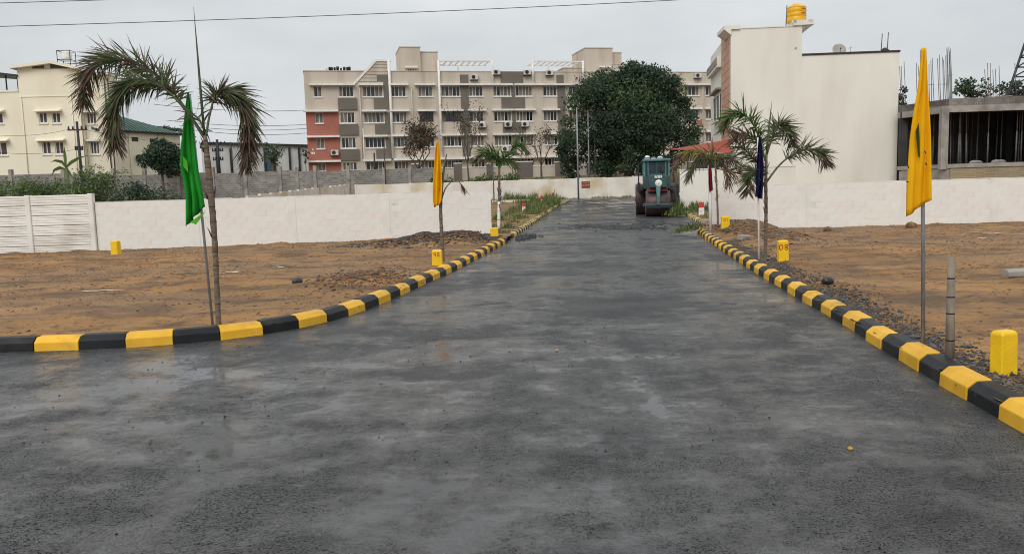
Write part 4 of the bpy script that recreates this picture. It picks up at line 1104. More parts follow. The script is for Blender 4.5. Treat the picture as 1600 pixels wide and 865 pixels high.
MB().frame_box(FV, -0.03, FV.len + 3.5, -0.23, 0.03, FV.uv(1080, 265.5)[1], FV.uv(1080, 265.5)[1] + 0.06).build('coping', MT['white_trim'], vw)
gt = thing('yard_gate', (*FV.p(-0.4, 0, 0).xy, 0.1), 'narrow dark double leaf gate beside the road roller', 'gate')
for k in range(2):
    a = -0.66 + k * 0.32; o = MB().frame_box(FV, a, a + 0.28, -0.1, -0.04, 0.05, 1.75 if k == 0 else 1.65).build('gate_leaf', MT['dark_metal'], gt)
    for j in range(4): MB().frame_box(FV, a, a + 0.28, -0.04, -0.015, 0.15 + j * 0.45, 0.2 + j * 0.45).build('rail', MT['dark_metal'], o)

# ------------------------------------------------------------------ unfinished concrete building
U0, U1, U2 = at(1402, 200, 48.6), at(1482, 200, 45.0), at(1720, 200, 44.6)
FU1, FU2 = Frame(U0, U1), Frame(U1, U2)
ub = thing('unfinished_building', (*U1.xy, 0.0), 'unfinished grey concrete building with open dark floor and rebar on top', 'building')
st, sb = FU2.uv(1500, 153.5)[1], FU2.uv(1500, 175)[1]
fl = FU2.uv(1500, 256.5)[1]
for F_ in (FU1, FU2):
    MB().frame_box(F_, 0.0 if F_ is FU1 else 0.003, F_.len - 0.004, -0.3, 0.0, sb, st - 0.004).build('edge_beam', MT['concrete'], ub)
mb = MB(); mb.prism([U1.xy.to_3d() + Vector((0, 0, sb + 0.35)), U2.xy.to_3d() + Vector((0, 0, sb + 0.35)), (FU2.p(FU2.len, sb + 0.35, -14)), FU1.p(0, sb + 0.35, -10)] + [U0.xy.to_3d() + Vector((0, 0, sb + 0.35))], Vector((0, 0, st - sb - 0.36))); mb.build('roof_slab', MT['concrete'], ub)
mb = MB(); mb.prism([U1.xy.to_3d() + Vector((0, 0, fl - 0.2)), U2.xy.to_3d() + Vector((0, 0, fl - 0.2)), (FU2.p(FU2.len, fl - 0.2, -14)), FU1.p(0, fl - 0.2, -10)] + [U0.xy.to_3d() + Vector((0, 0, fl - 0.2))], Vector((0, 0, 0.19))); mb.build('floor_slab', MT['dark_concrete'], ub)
MT['yellow_block'] = brick_mat('yellowish_block', S(164, 148, 118), S(146, 130, 102), S(130, 120, 102), 0.4, 0.1)
MB().frame_box(FU1, 0.2, FU1.len - 0.02, -0.25, -0.02, -0.2, fl - 0.205).build('plinth_wall', MT['concrete'], ub)
MB().frame_box(FU2, 0.15, FU2.len, -0.25, -0.02, -0.2, fl - 0.22).build('plinth_wall', MT['yellow_block'], ub)
MB().frame_box(FU2, -0.05, FU2.len, -0.25, 0.03, fl - 0.2, fl + 0.02).build('floor_edge', MT['concrete'], ub)
MB().frame_box(FU1, 0, FU1.len - 0.06, -0.25, 0.03, fl - 0.2, fl + 0.02).build('floor_edge', MT['concrete'], ub)
# columns
a = FU2.uv(1470.5, 220)[0]
cpts = [FU2.p(a + 0.2, 0, -0.15)] + [FU2.p(x, 0, -0.3) for x in (4.6, 8.4)] + [FU2.p(x, 0, -5) for x in (-0.8, 2.6, 6, 9)] + [FU1.p(0.25, 0, -0.2)]
for q in cpts:
    mb = MB(); w = 0.2; mb.box(q.x - w, q.x + w, q.y - w * 0.7, q.y + w * 0.7, fl - 0.25, sb + 0.36); mb.build('column', MT['concrete' if q is cpts[0] else 'dark_concrete'], ub)  # first column in the lit tone, the others with shade in their colour
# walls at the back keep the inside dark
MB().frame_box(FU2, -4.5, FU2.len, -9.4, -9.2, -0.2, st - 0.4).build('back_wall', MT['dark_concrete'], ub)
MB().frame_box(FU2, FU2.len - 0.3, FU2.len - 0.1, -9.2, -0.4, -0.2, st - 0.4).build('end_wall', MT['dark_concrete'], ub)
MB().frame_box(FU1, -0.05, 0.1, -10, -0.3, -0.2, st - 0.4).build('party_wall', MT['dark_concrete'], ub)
# broken cement lumps along the slab edge
for k in range(12):
    u = random.uniform(0.2, FU2.len - 1); MB().frame_box(FU2, u, u + random.uniform(0.15, 0.5), -0.25, random.uniform(0.005, 0.03), st - 0.006, st + random.uniform(0.02, 0.09)).build('cement_scrap', MT['concrete'], ub)
# rebar starters above the slab
def bars(px0, px1, n, y0, y1, Y, fan=0.0):
    for k in range(n):
        f = (k + random.uniform(-0.25, 0.25)) / max(1, n - 1); px = px0 + (px1 - px0) * f
        p0 = at(px, y0, Y + random.uniform(-0.15, 0.15)); p1 = at(px + random.uniform(-1.2, 1.2) - 0.03 * (y0 - y1) + fan * (f - 0.5), y1 + random.uniform(0, 12), p0.y)
        p0.z = st - 0.02
        MB().tube([p0, (p0 + p1) / 2 + Vector((random.uniform(-.02, .02), 0, 0)), p1], 0.018, 5).build('rebar', MT['rust'], ub)
bars(1408, 1414, 3, 165, 95, 48.2); bars(1433, 1438, 2, 160, 95, 47.5); bars(1447, 1459, 5, 158, 90, 47)
bars(1467, 1480, 5, 155, 83, 46); bars(1482, 1488, 5, 154, 73, 45.6); bars(1541, 1561, 6, 152, 98, 46.5); bars(1588, 1590, 1, 150, 95, 46)
for (x0, x1, y, Y) in ((1466, 1481, 132, 46), (1447, 1459, 133, 47), (1480, 1489, 118, 45.6)):
    MB().tube([at(x0, y, Y), at(x1, y - 0.5, Y)], 0.012, 4).build('rebar_tie', MT['rust'], ub)
# steel props under the slab, many alike
prop_me = None
k = 0
for F_, n_, umax in ((FU2, 24, 8.6), (FU1, 6, 3.2)):
    for j in range(n_):
        u = 0.5 + (umax - 0.5) * (j + random.uniform(-0.3, 0.3)) / n_; d = -random.uniform(0.9, 5.5)
        q = F_.p(u, fl - 0.005, d); h = sb + 0.35 - fl
        if prop_me is None:
            o = MB().tube([(0, 0, 0), (0, 0, h * 0.55)], 0.042, 6).tube([(0, 0, h * 0.55), (0, 0, h)], 0.03, 6).box(-0.08, 0.08, -0.08, 0.08, h - 0.03, h + 0.005).box(-0.08, 0.08, -0.08, 0.08, 0.0, 0.01).build('steel_prop', MT['rust'])
            prop_me = o.data
        else: o = bpy.data.objects.new('steel_prop', prop_me); col.objects.link(o)
        o.location = q; o.rotation_euler = (random.uniform(-.02, .02), random.uniform(-.02, .02), 0)
        tag(o, 'thin steel prop standing in the open floor of the unfinished building', 'prop', 'props holding up the concrete slab')
# rubble bags on the floor
for k, px in enumerate((1536, 1545, 1571, 1583)):
    q = FU2.p(FU2.uv(px, 250)[0], fl, -0.9 - 0.3 * (k % 2)); mb = MB(); s_ = 0.22
    V = []
    mb.lathe([(0.02, 0), (s_, 0.02), (s_ * 1.1, s_ * 0.4), (s_ * 0.7, s_ * 0.8), (0.04, s_ * 0.95)], (0, 0, 0), 9)
    o = mb.build('cement_bag', MT['concrete']); o.location = q; o.scale = (1.3, 0.8, 1)
    tag(o, ['first', 'second', 'third', 'last'][k] + ' pale cement bag along the edge of the open floor, counted from the thick column', 'bag', 'cement bags on the open floor')
# lattice mast behind
lm = thing('lattice_mast', (*at(1600, 150, 56).xy, 0), 'dark steel lattice mast rising behind the unfinished building', 'mast')
mb = MB()
pa, pb = at(1574, 150, 56), at(1604, 60, 56); pc, pd = at(1606, 150, 56), at(1618, 60, 56)
for p, q in ((pa, pb), (pc, pd)): mb.tube([p - (q - p) * 1.15, q + (q - p) * 0.3], 0.09, 4)
for k in range(-4, 8):
    f = k / 6; l_, r__ = pa.lerp(pb, f), pc.lerp(pd, f); l2, r2 = pa.lerp(pb, f + 1 / 6), pc.lerp(pd, f + 1 / 6)
    mb.tube([l_, r__], 0.05, 4); mb.tube([l_, r2], 0.045, 4)
mb.build('lattice', MT['dark_metal'], lm)
# ------------------------------------------------------------------ road roller
MT['teal'] = mat('teal_machine_paint', S(50, 82, 84), S(38, 66, 70), 3, 0.5, c3=S(74, 70, 62), s3=3.5, lo3=0.58, hi3=0.8)
MT['teal_lt'] = mat('pale_teal_paint', S(78, 122, 122), S(62, 102, 104), 3, 0.5, c3=S(84, 84, 76), s3=3, lo3=0.58, hi3=0.8)
MT['roll'] = mat('rusty_steel_roll', S(84, 64, 62), S(56, 44, 44), 3, 0.5, metal=0.3, c3=S(62, 52, 52), s3=2)
MT['maroon'] = mat('maroon_frame', S(118, 46, 44), S(92, 38, 38), 4, 0.6)
MT['cab_glass'] = mat('cab_glass', S(40, 58, 60), S(30, 44, 46), 2, 0.15)
MT['plate'] = mat('white_plate', S(222, 222, 216), S(206, 206, 200), 5, 0.5)
rp = gp(1029.5, 338.5, True); rp.z = float(road_z(rp.y))
roller = thing('road_roller', rp, 'old teal road roller with rusty steel rolls parked on the road', 'road roller')
q0 = Vector((rp.x, rp.y, rp.z)); RX = Vector((RD.y, -RD.x, 0))
class RF:   # x across (to the viewer's right), y backwards along the road, z up
    @staticmethod
    def p(x, y, z): return q0 + (RX * (x - 0.02) + RD * y + Vector((0, 0, z))) * 1.07
def rbox(x0, x1, y0, y1, z0, z1, b=0.0):
    mb = MB(); P = [RF.p(x, y, z) for z in (z0, z1) for (x, y) in ((x0, y0), (x1, y0), (x1, y1), (x0, y1))]
    return mb.add(P, [(0, 3, 2, 1), (4, 5, 6, 7), (0, 1, 5, 4), (1, 2, 6, 5), (2, 3, 7, 6), (3, 0, 4, 7)])
def rpart(mb, name, m, parent=None, bev=0.02):
    o = mb.build(name, MT[m], parent or roller)
    if bev: bv = o.modifiers.new('b', 'BEVEL'); bv.width = bev; bv.segments = 2; bv.limit_method = 'ANGLE'
    return o
def rdrum(name, x0, x1, y, z, r, hub=0.2):
    mb = MB(); n = 40; V = []; prof = [(r * 0.80, x0 + 0.03), (r * 0.93, x0 + 0.03), (r * 0.94, x0), (r - 0.01, x0), (r, x0 + 0.012), (r, x1 - 0.012), (r - 0.01, x1), (r * 0.94, x1), (r * 0.93, x1 - 0.03), (r * 0.8, x1 - 0.03)]
    for (rr, xx) in prof:
        for k in range(n):
            a = 2 * math.pi * k / n; V.append(RF.p(xx, y + rr * math.cos(a), z + rr * math.sin(a)))
    Fc = [(i * n + k, i * n + (k + 1) % n, (i + 1) * n + (k + 1) % n, (i + 1) * n + k) for i in range(len(prof) - 1) for k in range(n)]
    Fc += [tuple(range(n)), tuple(range((len(prof) - 1) * n, len(prof) * n))]
    mb.add(V, Fc, 0, True)
    o = mb.build(name, MT['roll'], roller); md = o.modifiers.new('e', 'EDGE_SPLIT'); md.split_angle = math.radians(40)
    mb = MB(); mb.tube([RF.p(x0 - 0.03, y, z), RF.p(x1 + 0.03, y, z)], hub * 0.5, 16); mb.build('hub', MT['teal'], o)
    return o
rdrum('front_roll', -0.57, 0.57, 0.60, 0.60, 0.60)
for s in (-1, 1): rdrum('rear_roll', min(s * 0.46, s * 0.98), max(s * 0.46, s * 0.98), 3.1, 0.78, 0.78)
# fork and yoke round the front roll
mb = rbox(-0.68, 0.68, -0.10, -0.02, 0.50, 0.62); mb2 = rbox(-0.70, -0.62, -0.10, 0.75, 0.50, 0.62); mb.add(mb2.v, mb2.f); mb2 = rbox(0.62, 0.70, -0.10, 0.75, 0.50, 0.62); mb.add(mb2.v, mb2.f)
rpart(mb, 'yoke', 'teal')
mb = MB(); V = []
for (z, w, y0, y1) in ((0.55, 0.055, -0.16, -0.06), (0.95, 0.075, -0.20, -0.02), (1.40, 0.11, -0.12, 0.12)):
    V += [RF.p(-w, y0, z), RF.p(w, y0, z), RF.p(w, y1, z), RF.p(-w, y1, z)]
Fc = [(0, 3, 2, 1), (8, 9, 10, 11)] + [(i * 4 + k, i * 4 + (k + 1) % 4, (i + 1) * 4 + (k + 1) % 4, (i + 1) * 4 + k) for i in range(2) for k in range(4)]
rpart(mb.add(V, Fc), 'steering_neck', 'teal_lt')
rpart(rbox(-0.46, 0.46, 0.2, 1.3, 1.16, 1.38), 'chassis', 'maroon')
rpart(rbox(-0.30, 0.30, 1.2, 3.2, 0.75, 1.30), 'chassis_beam', 'dark_metal')
rpart(rbox(-0.56, 0.56, -0.18, -0.10, 0.42, 0.48), 'scraper', 'dark_metal', bev=0.005)
# bonnet with curved top
mb = MB(); pr = [(-0.40, 1.36), (0.40, 1.36), (0.42, 1.75), (0.39, 1.90), (0.22, 1.97), (-0.22, 1.97), (-0.39, 1.90), (-0.42, 1.75)]
mb.prism([RF.p(x, 0.0, z) for x, z in pr], RD * 1.9)
bon = rpart(mb, 'bonnet', 'teal')
rpart(rbox(-0.36, 0.36, -0.02, 0.0, 1.38, 1.74), 'radiator_grille', 'teal', bon, 0.01)
mb = MB(); c = RF.p(0.0, -0.03, 1.57); n = 24
for (rr, yy) in ((0.17, 0.0), (0.17, -0.08), (0.14, -0.10), (0.02, -0.11)): pass
V = []
for (rr, yy) in ((0.165, 0.02), (0.165, -0.06), (0.14, -0.085), (0.015, -0.095)):
    for k in range(n): a = 2 * math.pi * k / n; V.append(RF.p(0.02 + rr * math.cos(a), -0.02 + yy, 1.56 + rr * math.sin(a)))
mb.add(V, [(i * n + k, i * n + (k + 1) % n, (i + 1) * n + (k + 1) % n, (i + 1) * n + k) for i in range(3) for k in range(n)] + [tuple(range(3 * n, 4 * n))], 0, True)
hl = mb.build('headlamp', MT['plate'], bon)
mb = rbox(0.014, 0.024, -0.125, -0.118, 1.50, 1.62); mb2 = rbox(-0.03, 0.07, -0.126, -0.119, 1.555, 1.565); mb.add(mb2.v, mb2.f); mb.build('lamp_mark', MT['galv'], hl)
pl = rpart(rbox(-0.16, 0.18, -0.05, -0.02, 1.80, 1.92), 'number_plate', 'plate', bon, 0.005)
# digits as painted strokes
DIG = {'0': [[(0, .2), (0, .8), (.3, 1), (.6, .8), (.6, .2), (.3, 0), (0, .2)]], '1': [[(.15, .8), (.35, 1), (.35, 0)]], '3': [[(0, 1), (.55, 1), (.25, .58), (.55, .4), (.5, .05), (0, .05)]],
       '5': [[(.55, 1), (.08, 1), (.05, .58), (.5, .6), (.58, .25), (.4, 0), (0, .05)]], '7': [[(0, 1), (.6, 1), (.22, 0)]], '8': [[(.3, .52), (.05, .7), (.1, .95), (.35, 1), (.55, .85), (.5, .65), (.3, .52), (.05, .3), (.1, .05), (.35, 0), (.6, .2), (.5, .42), (.3, .52)]],
       '9': [[(.55, .62), (.3, .45), (.03, .62), (.1, .95), (.4, 1), (.55, .85), (.55, .5), (.45, 0)]], '6': [[(.5, 1), (.15, .7), (.02, .3), (.2, .02), (.5, .1), (.58, .35), (.35, .52), (.05, .35)]],
       'N': [[(0, 0), (.1, .9), (.5, .1), (.62, 1)], [(0, .15), (.2, .3)]]}
def strokes(text, P, size, wd, gap=0.95):
    """brush strokes in the plane given by P(u, v) (metres from the lower left corner)"""
    mb = MB(); x = 0.0
    for ch_ in text:
        for line in DIG[ch_]:
            pts = [(x + a * size, b * size) for a, b in line]
            L, R_ = [], []
            for i, p in enumerate(pts):
                a = pts[max(0, i - 1)]; b = pts[min(len(pts) - 1, i + 1)]; t = Vector((b[0] - a[0], b[1] - a[1])).normalized(); nn = Vector((-t.y, t.x)) * wd / 2 * random.uniform(0.8, 1.15)
                L.append(P(p[0] + nn.x, p[1] + nn.y)); R_.append(P(p[0] - nn.x, p[1] - nn.y))
            o = len(L); mb.add(L + R_, [(i, i + 1, o + i + 1, o + i) for i in range(o - 1)])
        x += size * gap
    return mb
strokes('7513', lambda u, v: RF.p(-0.13 + u, -0.053, 1.82 + v), 0.085, 0.018, 0.82).build('plate_number', MT['black_letter'], pl)
# cab
rpart(rbox(-0.62, 0.66, 1.5, 3.3, 1.30, 1.92), 'cab_body', 'teal')
for x in (-0.58, 0.60):
    for y in (1.55, 3.25): rpart(rbox(x - 0.05, x + 0.05, y - 0.05, y + 0.05, 1.9, 2.72), 'cab_post', 'teal_lt', bev=0.01)
rpart(rbox(-0.43, -0.37, 1.52, 1.58, 1.92, 2.66), 'cab_post', 'teal_lt', bev=0.01); rpart(rbox(0.41, 0.47, 1.52, 1.58, 1.92, 2.66), 'cab_post', 'teal_lt', bev=0.01)
ws = rpart(rbox(-0.37, 0.41, 1.55, 1.565, 2.02, 2.56), 'windscreen', 'cab_glass', bev=0); rpart(rbox(0.01, 0.03, 1.52, 1.56, 2.02, 2.56), 'mullion', 'teal_lt', ws, 0)
rpart(rbox(-0.37, 0.41, 1.53, 1.57, 1.92, 2.02), 'dash_panel', 'teal', bev=0.01)
for x0, x1 in ((-0.53, -0.43), (0.47, 0.55)): rpart(rbox(x0, x1, 1.555, 1.57, 1.95, 2.62), 'side_pane', 'cab_glass', bev=0)
rpart(rbox(-0.53, 0.55, 3.24, 3.26, 1.92, 2.62), 'rear_pane', 'cab_glass', bev=0)
rpart(rbox(-0.66, 0.68, 1.4, 3.45, 2.62, 2.74), 'cab_roof', 'teal_lt', bev=0.04)
mb = MB()
for a, b in (((-0.60, 2.74), (0.6, 2.80)),): mb.tube([RF.p(-0.6, 1.6, 2.80), RF.p(0.62, 1.6, 2.80), RF.p(0.62, 3.2, 2.80), RF.p(-0.6, 3.2, 2.80), RF.p(-0.6, 1.6, 2.80)], 0.02, 6)
for x in (-0.6, 0.62):
    for y in (1.6, 3.2): mb.tube([RF.p(x, y, 2.73), RF.p(x, y, 2.80)], 0.018, 5)
mb.build('roof_rail', MT['dark_metal'], roller)
mb = MB(); mb.tube([RF.p(-0.86, 1.5, 1.3), RF.p(-0.84, 1.5, 2.5), RF.p(-0.6, 1.5, 2.66)], 0.02, 6); mb.tube([RF.p(-0.86, 2.4, 1.3), RF.p(-0.84, 2.4, 2.5), RF.p(-0.6, 2.4, 2.66)], 0.02, 6); mb.build('grab_rail', MT['dark_metal'], roller)
rpart(rbox(-0.95, -0.62, 1.45, 2.4, 1.34, 1.40), 'footplate', 'dark_metal', bev=0.01); rpart(rbox(0.66, 0.95, 1.45, 2.4, 1.34, 1.40), 'footplate', 'dark_metal', bev=0.01)
rpart(rbox(-0.92, -0.78, 1.46, 1.6, 1.40, 1.62), 'tool_box', 'dark_metal', bev=0.01)
mb = MB(); mb.tube([RF.p(0.25, 0.9, 1.95), RF.p(0.25, 0.9, 2.35)], 0.035, 8); mb.build('exhaust_pipe', MT['dark_metal'], roller)
for k, (x, s_, lab) in enumerate(((-0.42, 0.11, 'white can at one end of the roller cab roof'), (-0.12, 0.09, 'pale crumpled cloth in the middle of the roller cab roof'), (0.2, 0.12, 'white bundle on the roller cab roof beside the mast tree'))):
    o = MB().lathe([(0.02, 0), (s_, 0.01), (s_ * 1.15, s_ * 0.5), (s_ * 0.7, s_ * 1.1), (0.02, s_ * 1.25)], (0, 0, 0), 9).build(['tin_can', 'cloth_bundle', 'cloth_bundle'][k], MT['plate'])
    o.location = RF.p(x, 2.0, 2.735); o.scale = (1.3, 1, 1 + 0.5 * (k == 0)); tag(o, ['white can at one end of the roller cab roof', 'small pale cloth bundle in the middle of the roller cab roof', 'bigger white cloth bundle on the roller cab roof'][k], ['can', 'bundle', 'bundle'][k])

# ------------------------------------------------------------------ plot marker stones
def stone(name, px, py, w, h, dpt, label, number=None, rot=0.0, m='stone_yellow', two=False, mark=None, sink=0.06, lean=0.0):
    g_ = gp(px, py); root = thing(name, g_, label, 'marker stone', None)
    a = Vector((math.cos(rot), math.sin(rot), 0)); nrm = Vector((math.sin(rot), -math.cos(rot), 0))
    L = Vector((lean, 0, 0))
    def P(x, y, z): return g_ + a * x - nrm * y + Vector((0, 0, z)) + L * z
    def slab(z0, z1, nm, mm, top):
        mb = MB(); ins = 0.012 if top else 0
        rows = [(z0, 0), (z1 - (0.02 if top else 0), 0)] + ([(z1, 0.018)] if top else [])
        V = []
        for (z, i_) in rows:
            tw = w * (1 - 0.04 * z / h)
            V += [P(-tw / 2 + i_, i_, z), P(tw / 2 - i_, i_, z), P(tw / 2 - i_, dpt - i_, z), P(-tw / 2 + i_, dpt - i_, z)]
        n = len(rows)
        mb.add(V, [(0, 3, 2, 1), tuple(range((n - 1) * 4, n * 4))] + [(i * 4 + k, i * 4 + (k + 1) % 4, (i + 1) * 4 + (k + 1) % 4, (i + 1) * 4 + k) for i in range(n - 1) for k in range(4)])
        o = mb.build(nm, MT[mm], root); bv = o.modifiers.new('b', 'BEVEL'); bv.width = 0.012; bv.segments = 3
        return o
    if two:
        slab(-sink, h * 0.56, 'white_base', 'white_trim', False); slab(h * 0.56 + 0.001, h, 'red_top', 'red_paint', True)
    else: slab(-sink, h, 'painted_stone', m, True)
    if number:
        s_ = h * (0.24 if not two else 0.2)
        strokes(number, lambda u, v: P(-len(number) * s_ * 0.42 + u, -0.004, (h * 0.58 if not two else h * 0.22) + v), s_, s_ * 0.17).build('number', MT['red_letter'] if not two else MT['black_letter'], root)
    return root
ST = 0.0
stone('marker_stone', 1578, 586, 0.175, 0.345, 0.11, 'large plain yellow marker stone nearest the viewer beside the bamboo stake', rot=0.35, lean=-0.02)
stone('marker_stone', 1225.5, 411, 0.19, 0.43, 0.12, 'yellow marker stone painted with red 08 by the palm with the blue flag', '08', rot=0.05, lean=-0.03)
stone('marker_stone', 683, 415, 0.215, 0.33, 0.12, 'yellow marker stone painted with red 98 at the kerb by the tall yellow flag trunk', '98', rot=-0.05)
stone('marker_stone', 1134.5, 356, 0.24, 0.34, 0.12, 'faded yellow marker stone painted 07 behind the soil heap', '07', rot=0.1)
stone('marker_stone', 178.5, 398, 0.24, 0.40, 0.16, 'plain yellow marker stone at the foot of the precast wall', rot=-0.3)
stone('marker_stone', 773, 366, 0.22, 0.19, 0.14, 'yellow marker stone at the open end of the long white wall', rot=0.2)
for (px, py, h, num, lab) in ((1096.5, 336, 0.62, 'N', 'red topped white marker stone with a black N nearest the flag with maroon cloth'), (1074.8, 319.5, 0.60, None, 'red topped white marker stone in the weeds behind the one with a black N'),
                         (1060, 306, 0.50, None, 'red topped marker stone standing before the dark yard gate'),
                         (938.5, 313.5, 0.62, None, 'white marker stone with a red top tallest of those in the weeds'), (846.8, 318, 0.6, None, 'red and white marker stone half hidden in the weeds along the kerb'),
                         (819, 330, 0.5, None, 'red marker stone low in the weeds nearest the small green palm'), (838, 313, 0.6, None, 'red and white marker stone behind the weeds furthest from the kerb'), (864.5, 310.5, 0.55, None, 'one of the red marker stones where the weeds end, closest to the far wall')):
    if px > 930 and px < 1000: continue
    stone('marker_stone', px, py, 0.25, h, 0.12, lab, num, two=True, sink=0.3)

# concrete post lying on the soil, bamboo stake
q = gp(1577, 437)
o = tag(MB().lathe([(0.03, 0), (0.075, 0.0), (0.085, 0.02), (0.085, 2.0), (0.02, 2.0)], (0, 0, 0), 8, 'x', smooth=False).build('concrete_post', MT['galv'], None), 'pale broken concrete post lying on the soil', 'post')
o.data.materials[0] = MT['concrete']; o.location = q + Vector((0, 0.1, 0.07)); o.rotation_euler = (0.3, 0, 0.12)
b0 = gp(1484, 563); b1 = at(1486.5, 402, b0.y + 0.02)
MT['bamboo'] = mat('grey_bamboo', S(142, 130, 114), S(108, 98, 86), 12, 0.7, stretch=(1, 1, 0.3))
bs = thing('bamboo_stake', b0, 'short grey bamboo stake standing behind the kerb near the yellow flag', 'stake')
MB().tube([b0 - Vector((0, 0, 0.1)), b0.lerp(b1, 0.5), b1], [0.037, 0.033, 0.027], 10).build('cane', MT['bamboo'], bs)
for f in (0.2, 0.46, 0.62, 0.8): MB().tube([b0.lerp(b1, f - 0.006), b0.lerp(b1, f + 0.006)], 0.038 - 0.009 * f, 10).build('node_ring', MT['black'], bs)

# ------------------------------------------------------------------ flags
def clothmat(name, c1, c2):
    m = mat(name, c1, c2, 2.5, 0.75, 0.002, 200, spec=0.2)
    n, l = m.node_tree.nodes, m.node_tree.links
    b = n['Principled BSDF']; out = n['Material Output']; src = b.inputs['Base Color'].links[0].from_socket
    tr = n.new('ShaderNodeBsdfTranslucent'); x = n.new('ShaderNodeMixShader'); x.inputs[0].default_value = 0.3
    l.new(src, tr.inputs[0]); l.new(b.outputs[0], x.inputs[1]); l.new(tr.outputs[0], x.inputs[2]); l.new(x.outputs[0], out.inputs[0])
    return m
def flag(base_px, top_px, rows, m, label, pole_r=0.016, folds=3.2, amp=0.05, pole_m='galv', back=0.0, Yt=None, seed=0, pole=True, slit=None):
    g_ = gp(*base_px) if pole else at(*base_px, Yt)
    Y = g_.y if Yt is None else Yt
    root = thing('flag', g_, label, 'flag', 'flags along the road')
    tp = at(*top_px, Y)
    if pole:
        MB().tube([g_ - Vector((0, 0, 0.15)), g_.lerp(tp, 0.5), tp], [pole_r, pole_r, pole_r * 0.9], 8).build('pole', MT[pole_m], root)
    ny, nx = 46, 26
    R = random.Random(seed)
    ph = [R.uniform(0, 6.28) for _ in range(4)]
    ys = [r[0] for r in rows]
    P = []
    for i in range(ny):
        f = i / (ny - 1); py = ys[0] + (ys[-1] - ys[0]) * f
        l_ = np.interp(py, ys, [r[1] for r in rows]); r__ = np.interp(py, ys, [r[2] for r in rows]); ex = np.interp(py, ys, [r[3] if len(r) > 3 else 0 for r in rows])
        row = []
        for j in range(nx):
            s_ = j / (nx - 1)
            fold = amp * (0.25 + 0.75 * f) * (math.sin(folds * 2 * math.pi * s_ + ph[0] + 1.6 * f) * 0.65 + 0.35 * math.sin(folds * 4.3 * s_ + ph[1] + 5 * f) + 0.25 * math.sin(9 * f + 4 * s_ + ph[2]))
            # folds also pull the cloth sideways a little
            sx_ = s_ + 0.03 * math.sin(folds * 2 * math.pi * s_ + ph[3])
            sx_ = min(1, max(0, sx_))
            p = at(l_ + (r__ - l_) * sx_, py + ex * (1 - s_), Y)
            p.y += fold - amp - 0.03
            row.append(p)
        P.append(row)
    mb = MB()
    mb.grid(P)
    o = mb.build('cloth', MT[m], root); so = o.modifiers.new('t', 'SOLIDIFY'); so.thickness = 0.003; so.offset = 0
    return root, P, o
MT['cloth_yellow'] = clothmat('yellow_flag_cloth', S(250, 198, 22), S(240, 184, 16))
MT['cloth_green'] = clothmat('green_flag_cloth', S(52, 176, 58), S(34, 148, 46))
MT['cloth_lime'] = clothmat('lime_flag_corner', S(110, 200, 60), S(96, 186, 52))
MT['cloth_blue'] = clothmat('navy_flag_cloth', S(34, 34, 84), S(24, 24, 62))
MT['cloth_maroon'] = clothmat('maroon_flag_cloth', S(150, 34, 60), S(124, 28, 50))
# tall yellow flag near the viewer
fr_, P, o = flag((1443.3, 545), (1440.5, 78), [(77, 1434.5, 1441.5), (100, 1432.5, 1442.5), (140, 1428, 1444.5), (180, 1421.5, 1446), (215, 1417.5, 1446.8), (250, 1415, 1447.5), (290, 1411.5, 1448), (312, 1410.5, 1448, 26)],
     'cloth_yellow', 'tall yellow flag on a steel pole beside the bamboo stake', 0.0175, 2.3, 0.035, seed=3)
pz_ = at(1436, 215, gp(1443.3, 545).y)
mb = MB(); Yf = pz_.y - 0.11
sl = [(1431, 205), (1435.5, 192), (1437, 215), (1437.5, 246), (1434.8, 244), (1432.6, 222)]
mb.prism([at(a, b, Yf) for a, b in sl], Vector((0, 0.004, 0))); MT['cloth_dkgreen'] = clothmat('dark_green_stripe', S(70, 84, 36), S(60, 72, 30)); mb.build('green_stripe', MT['cloth_dkgreen'], fr_)
mb = MB()
for (x0, y0, x1, y1) in ((1418, 258, 1420, 263), (1420.5, 266, 1424, 262), (1416, 283, 1419.5, 285), (1444.5, 236, 1447, 240), (1446, 254, 1448, 258)):
    a, b = at(x0, y0, Yf), at(x1, y1, Yf); dz = Vector((0.004, 0, 0.004)); mb.add([a - dz, b - dz, b + dz, a + dz], [(0, 1, 2, 3)])
mb.build('print_mark', MT['black_letter'], fr_)
# green flag by the big palm
fr_, P, o = flag((332.5, 505), (296.5, 148), [(146, 296, 300), (170, 292.5, 303.5), (200, 289.5, 305), (230, 286, 309), (260, 285.5, 313), (285, 291, 317), (310, 295.5, 321), (322, 296, 323, 32)],
     'cloth_green', 'green flag hanging from a leaning pole at the big palm', 0.0165, 2.6, 0.05, seed=8)
Yf = gp(332.5, 505).y - 0.15
mb = MB(); mb.prism([at(286, 244, Yf), at(292.5, 252, Yf), at(294, 270, Yf), at(286.5, 260, Yf)], Vector((0, 0.005, 0))); mb.build('turned_corner', MT['cloth_lime'], fr_)
mb = MB(); mb.prism([at(297, 347, Yf), at(321, 330, Yf), at(306, 351, Yf)], Vector((0, 0.005, 0))); mb.build('turned_corner', MT['cloth_lime'], fr_)
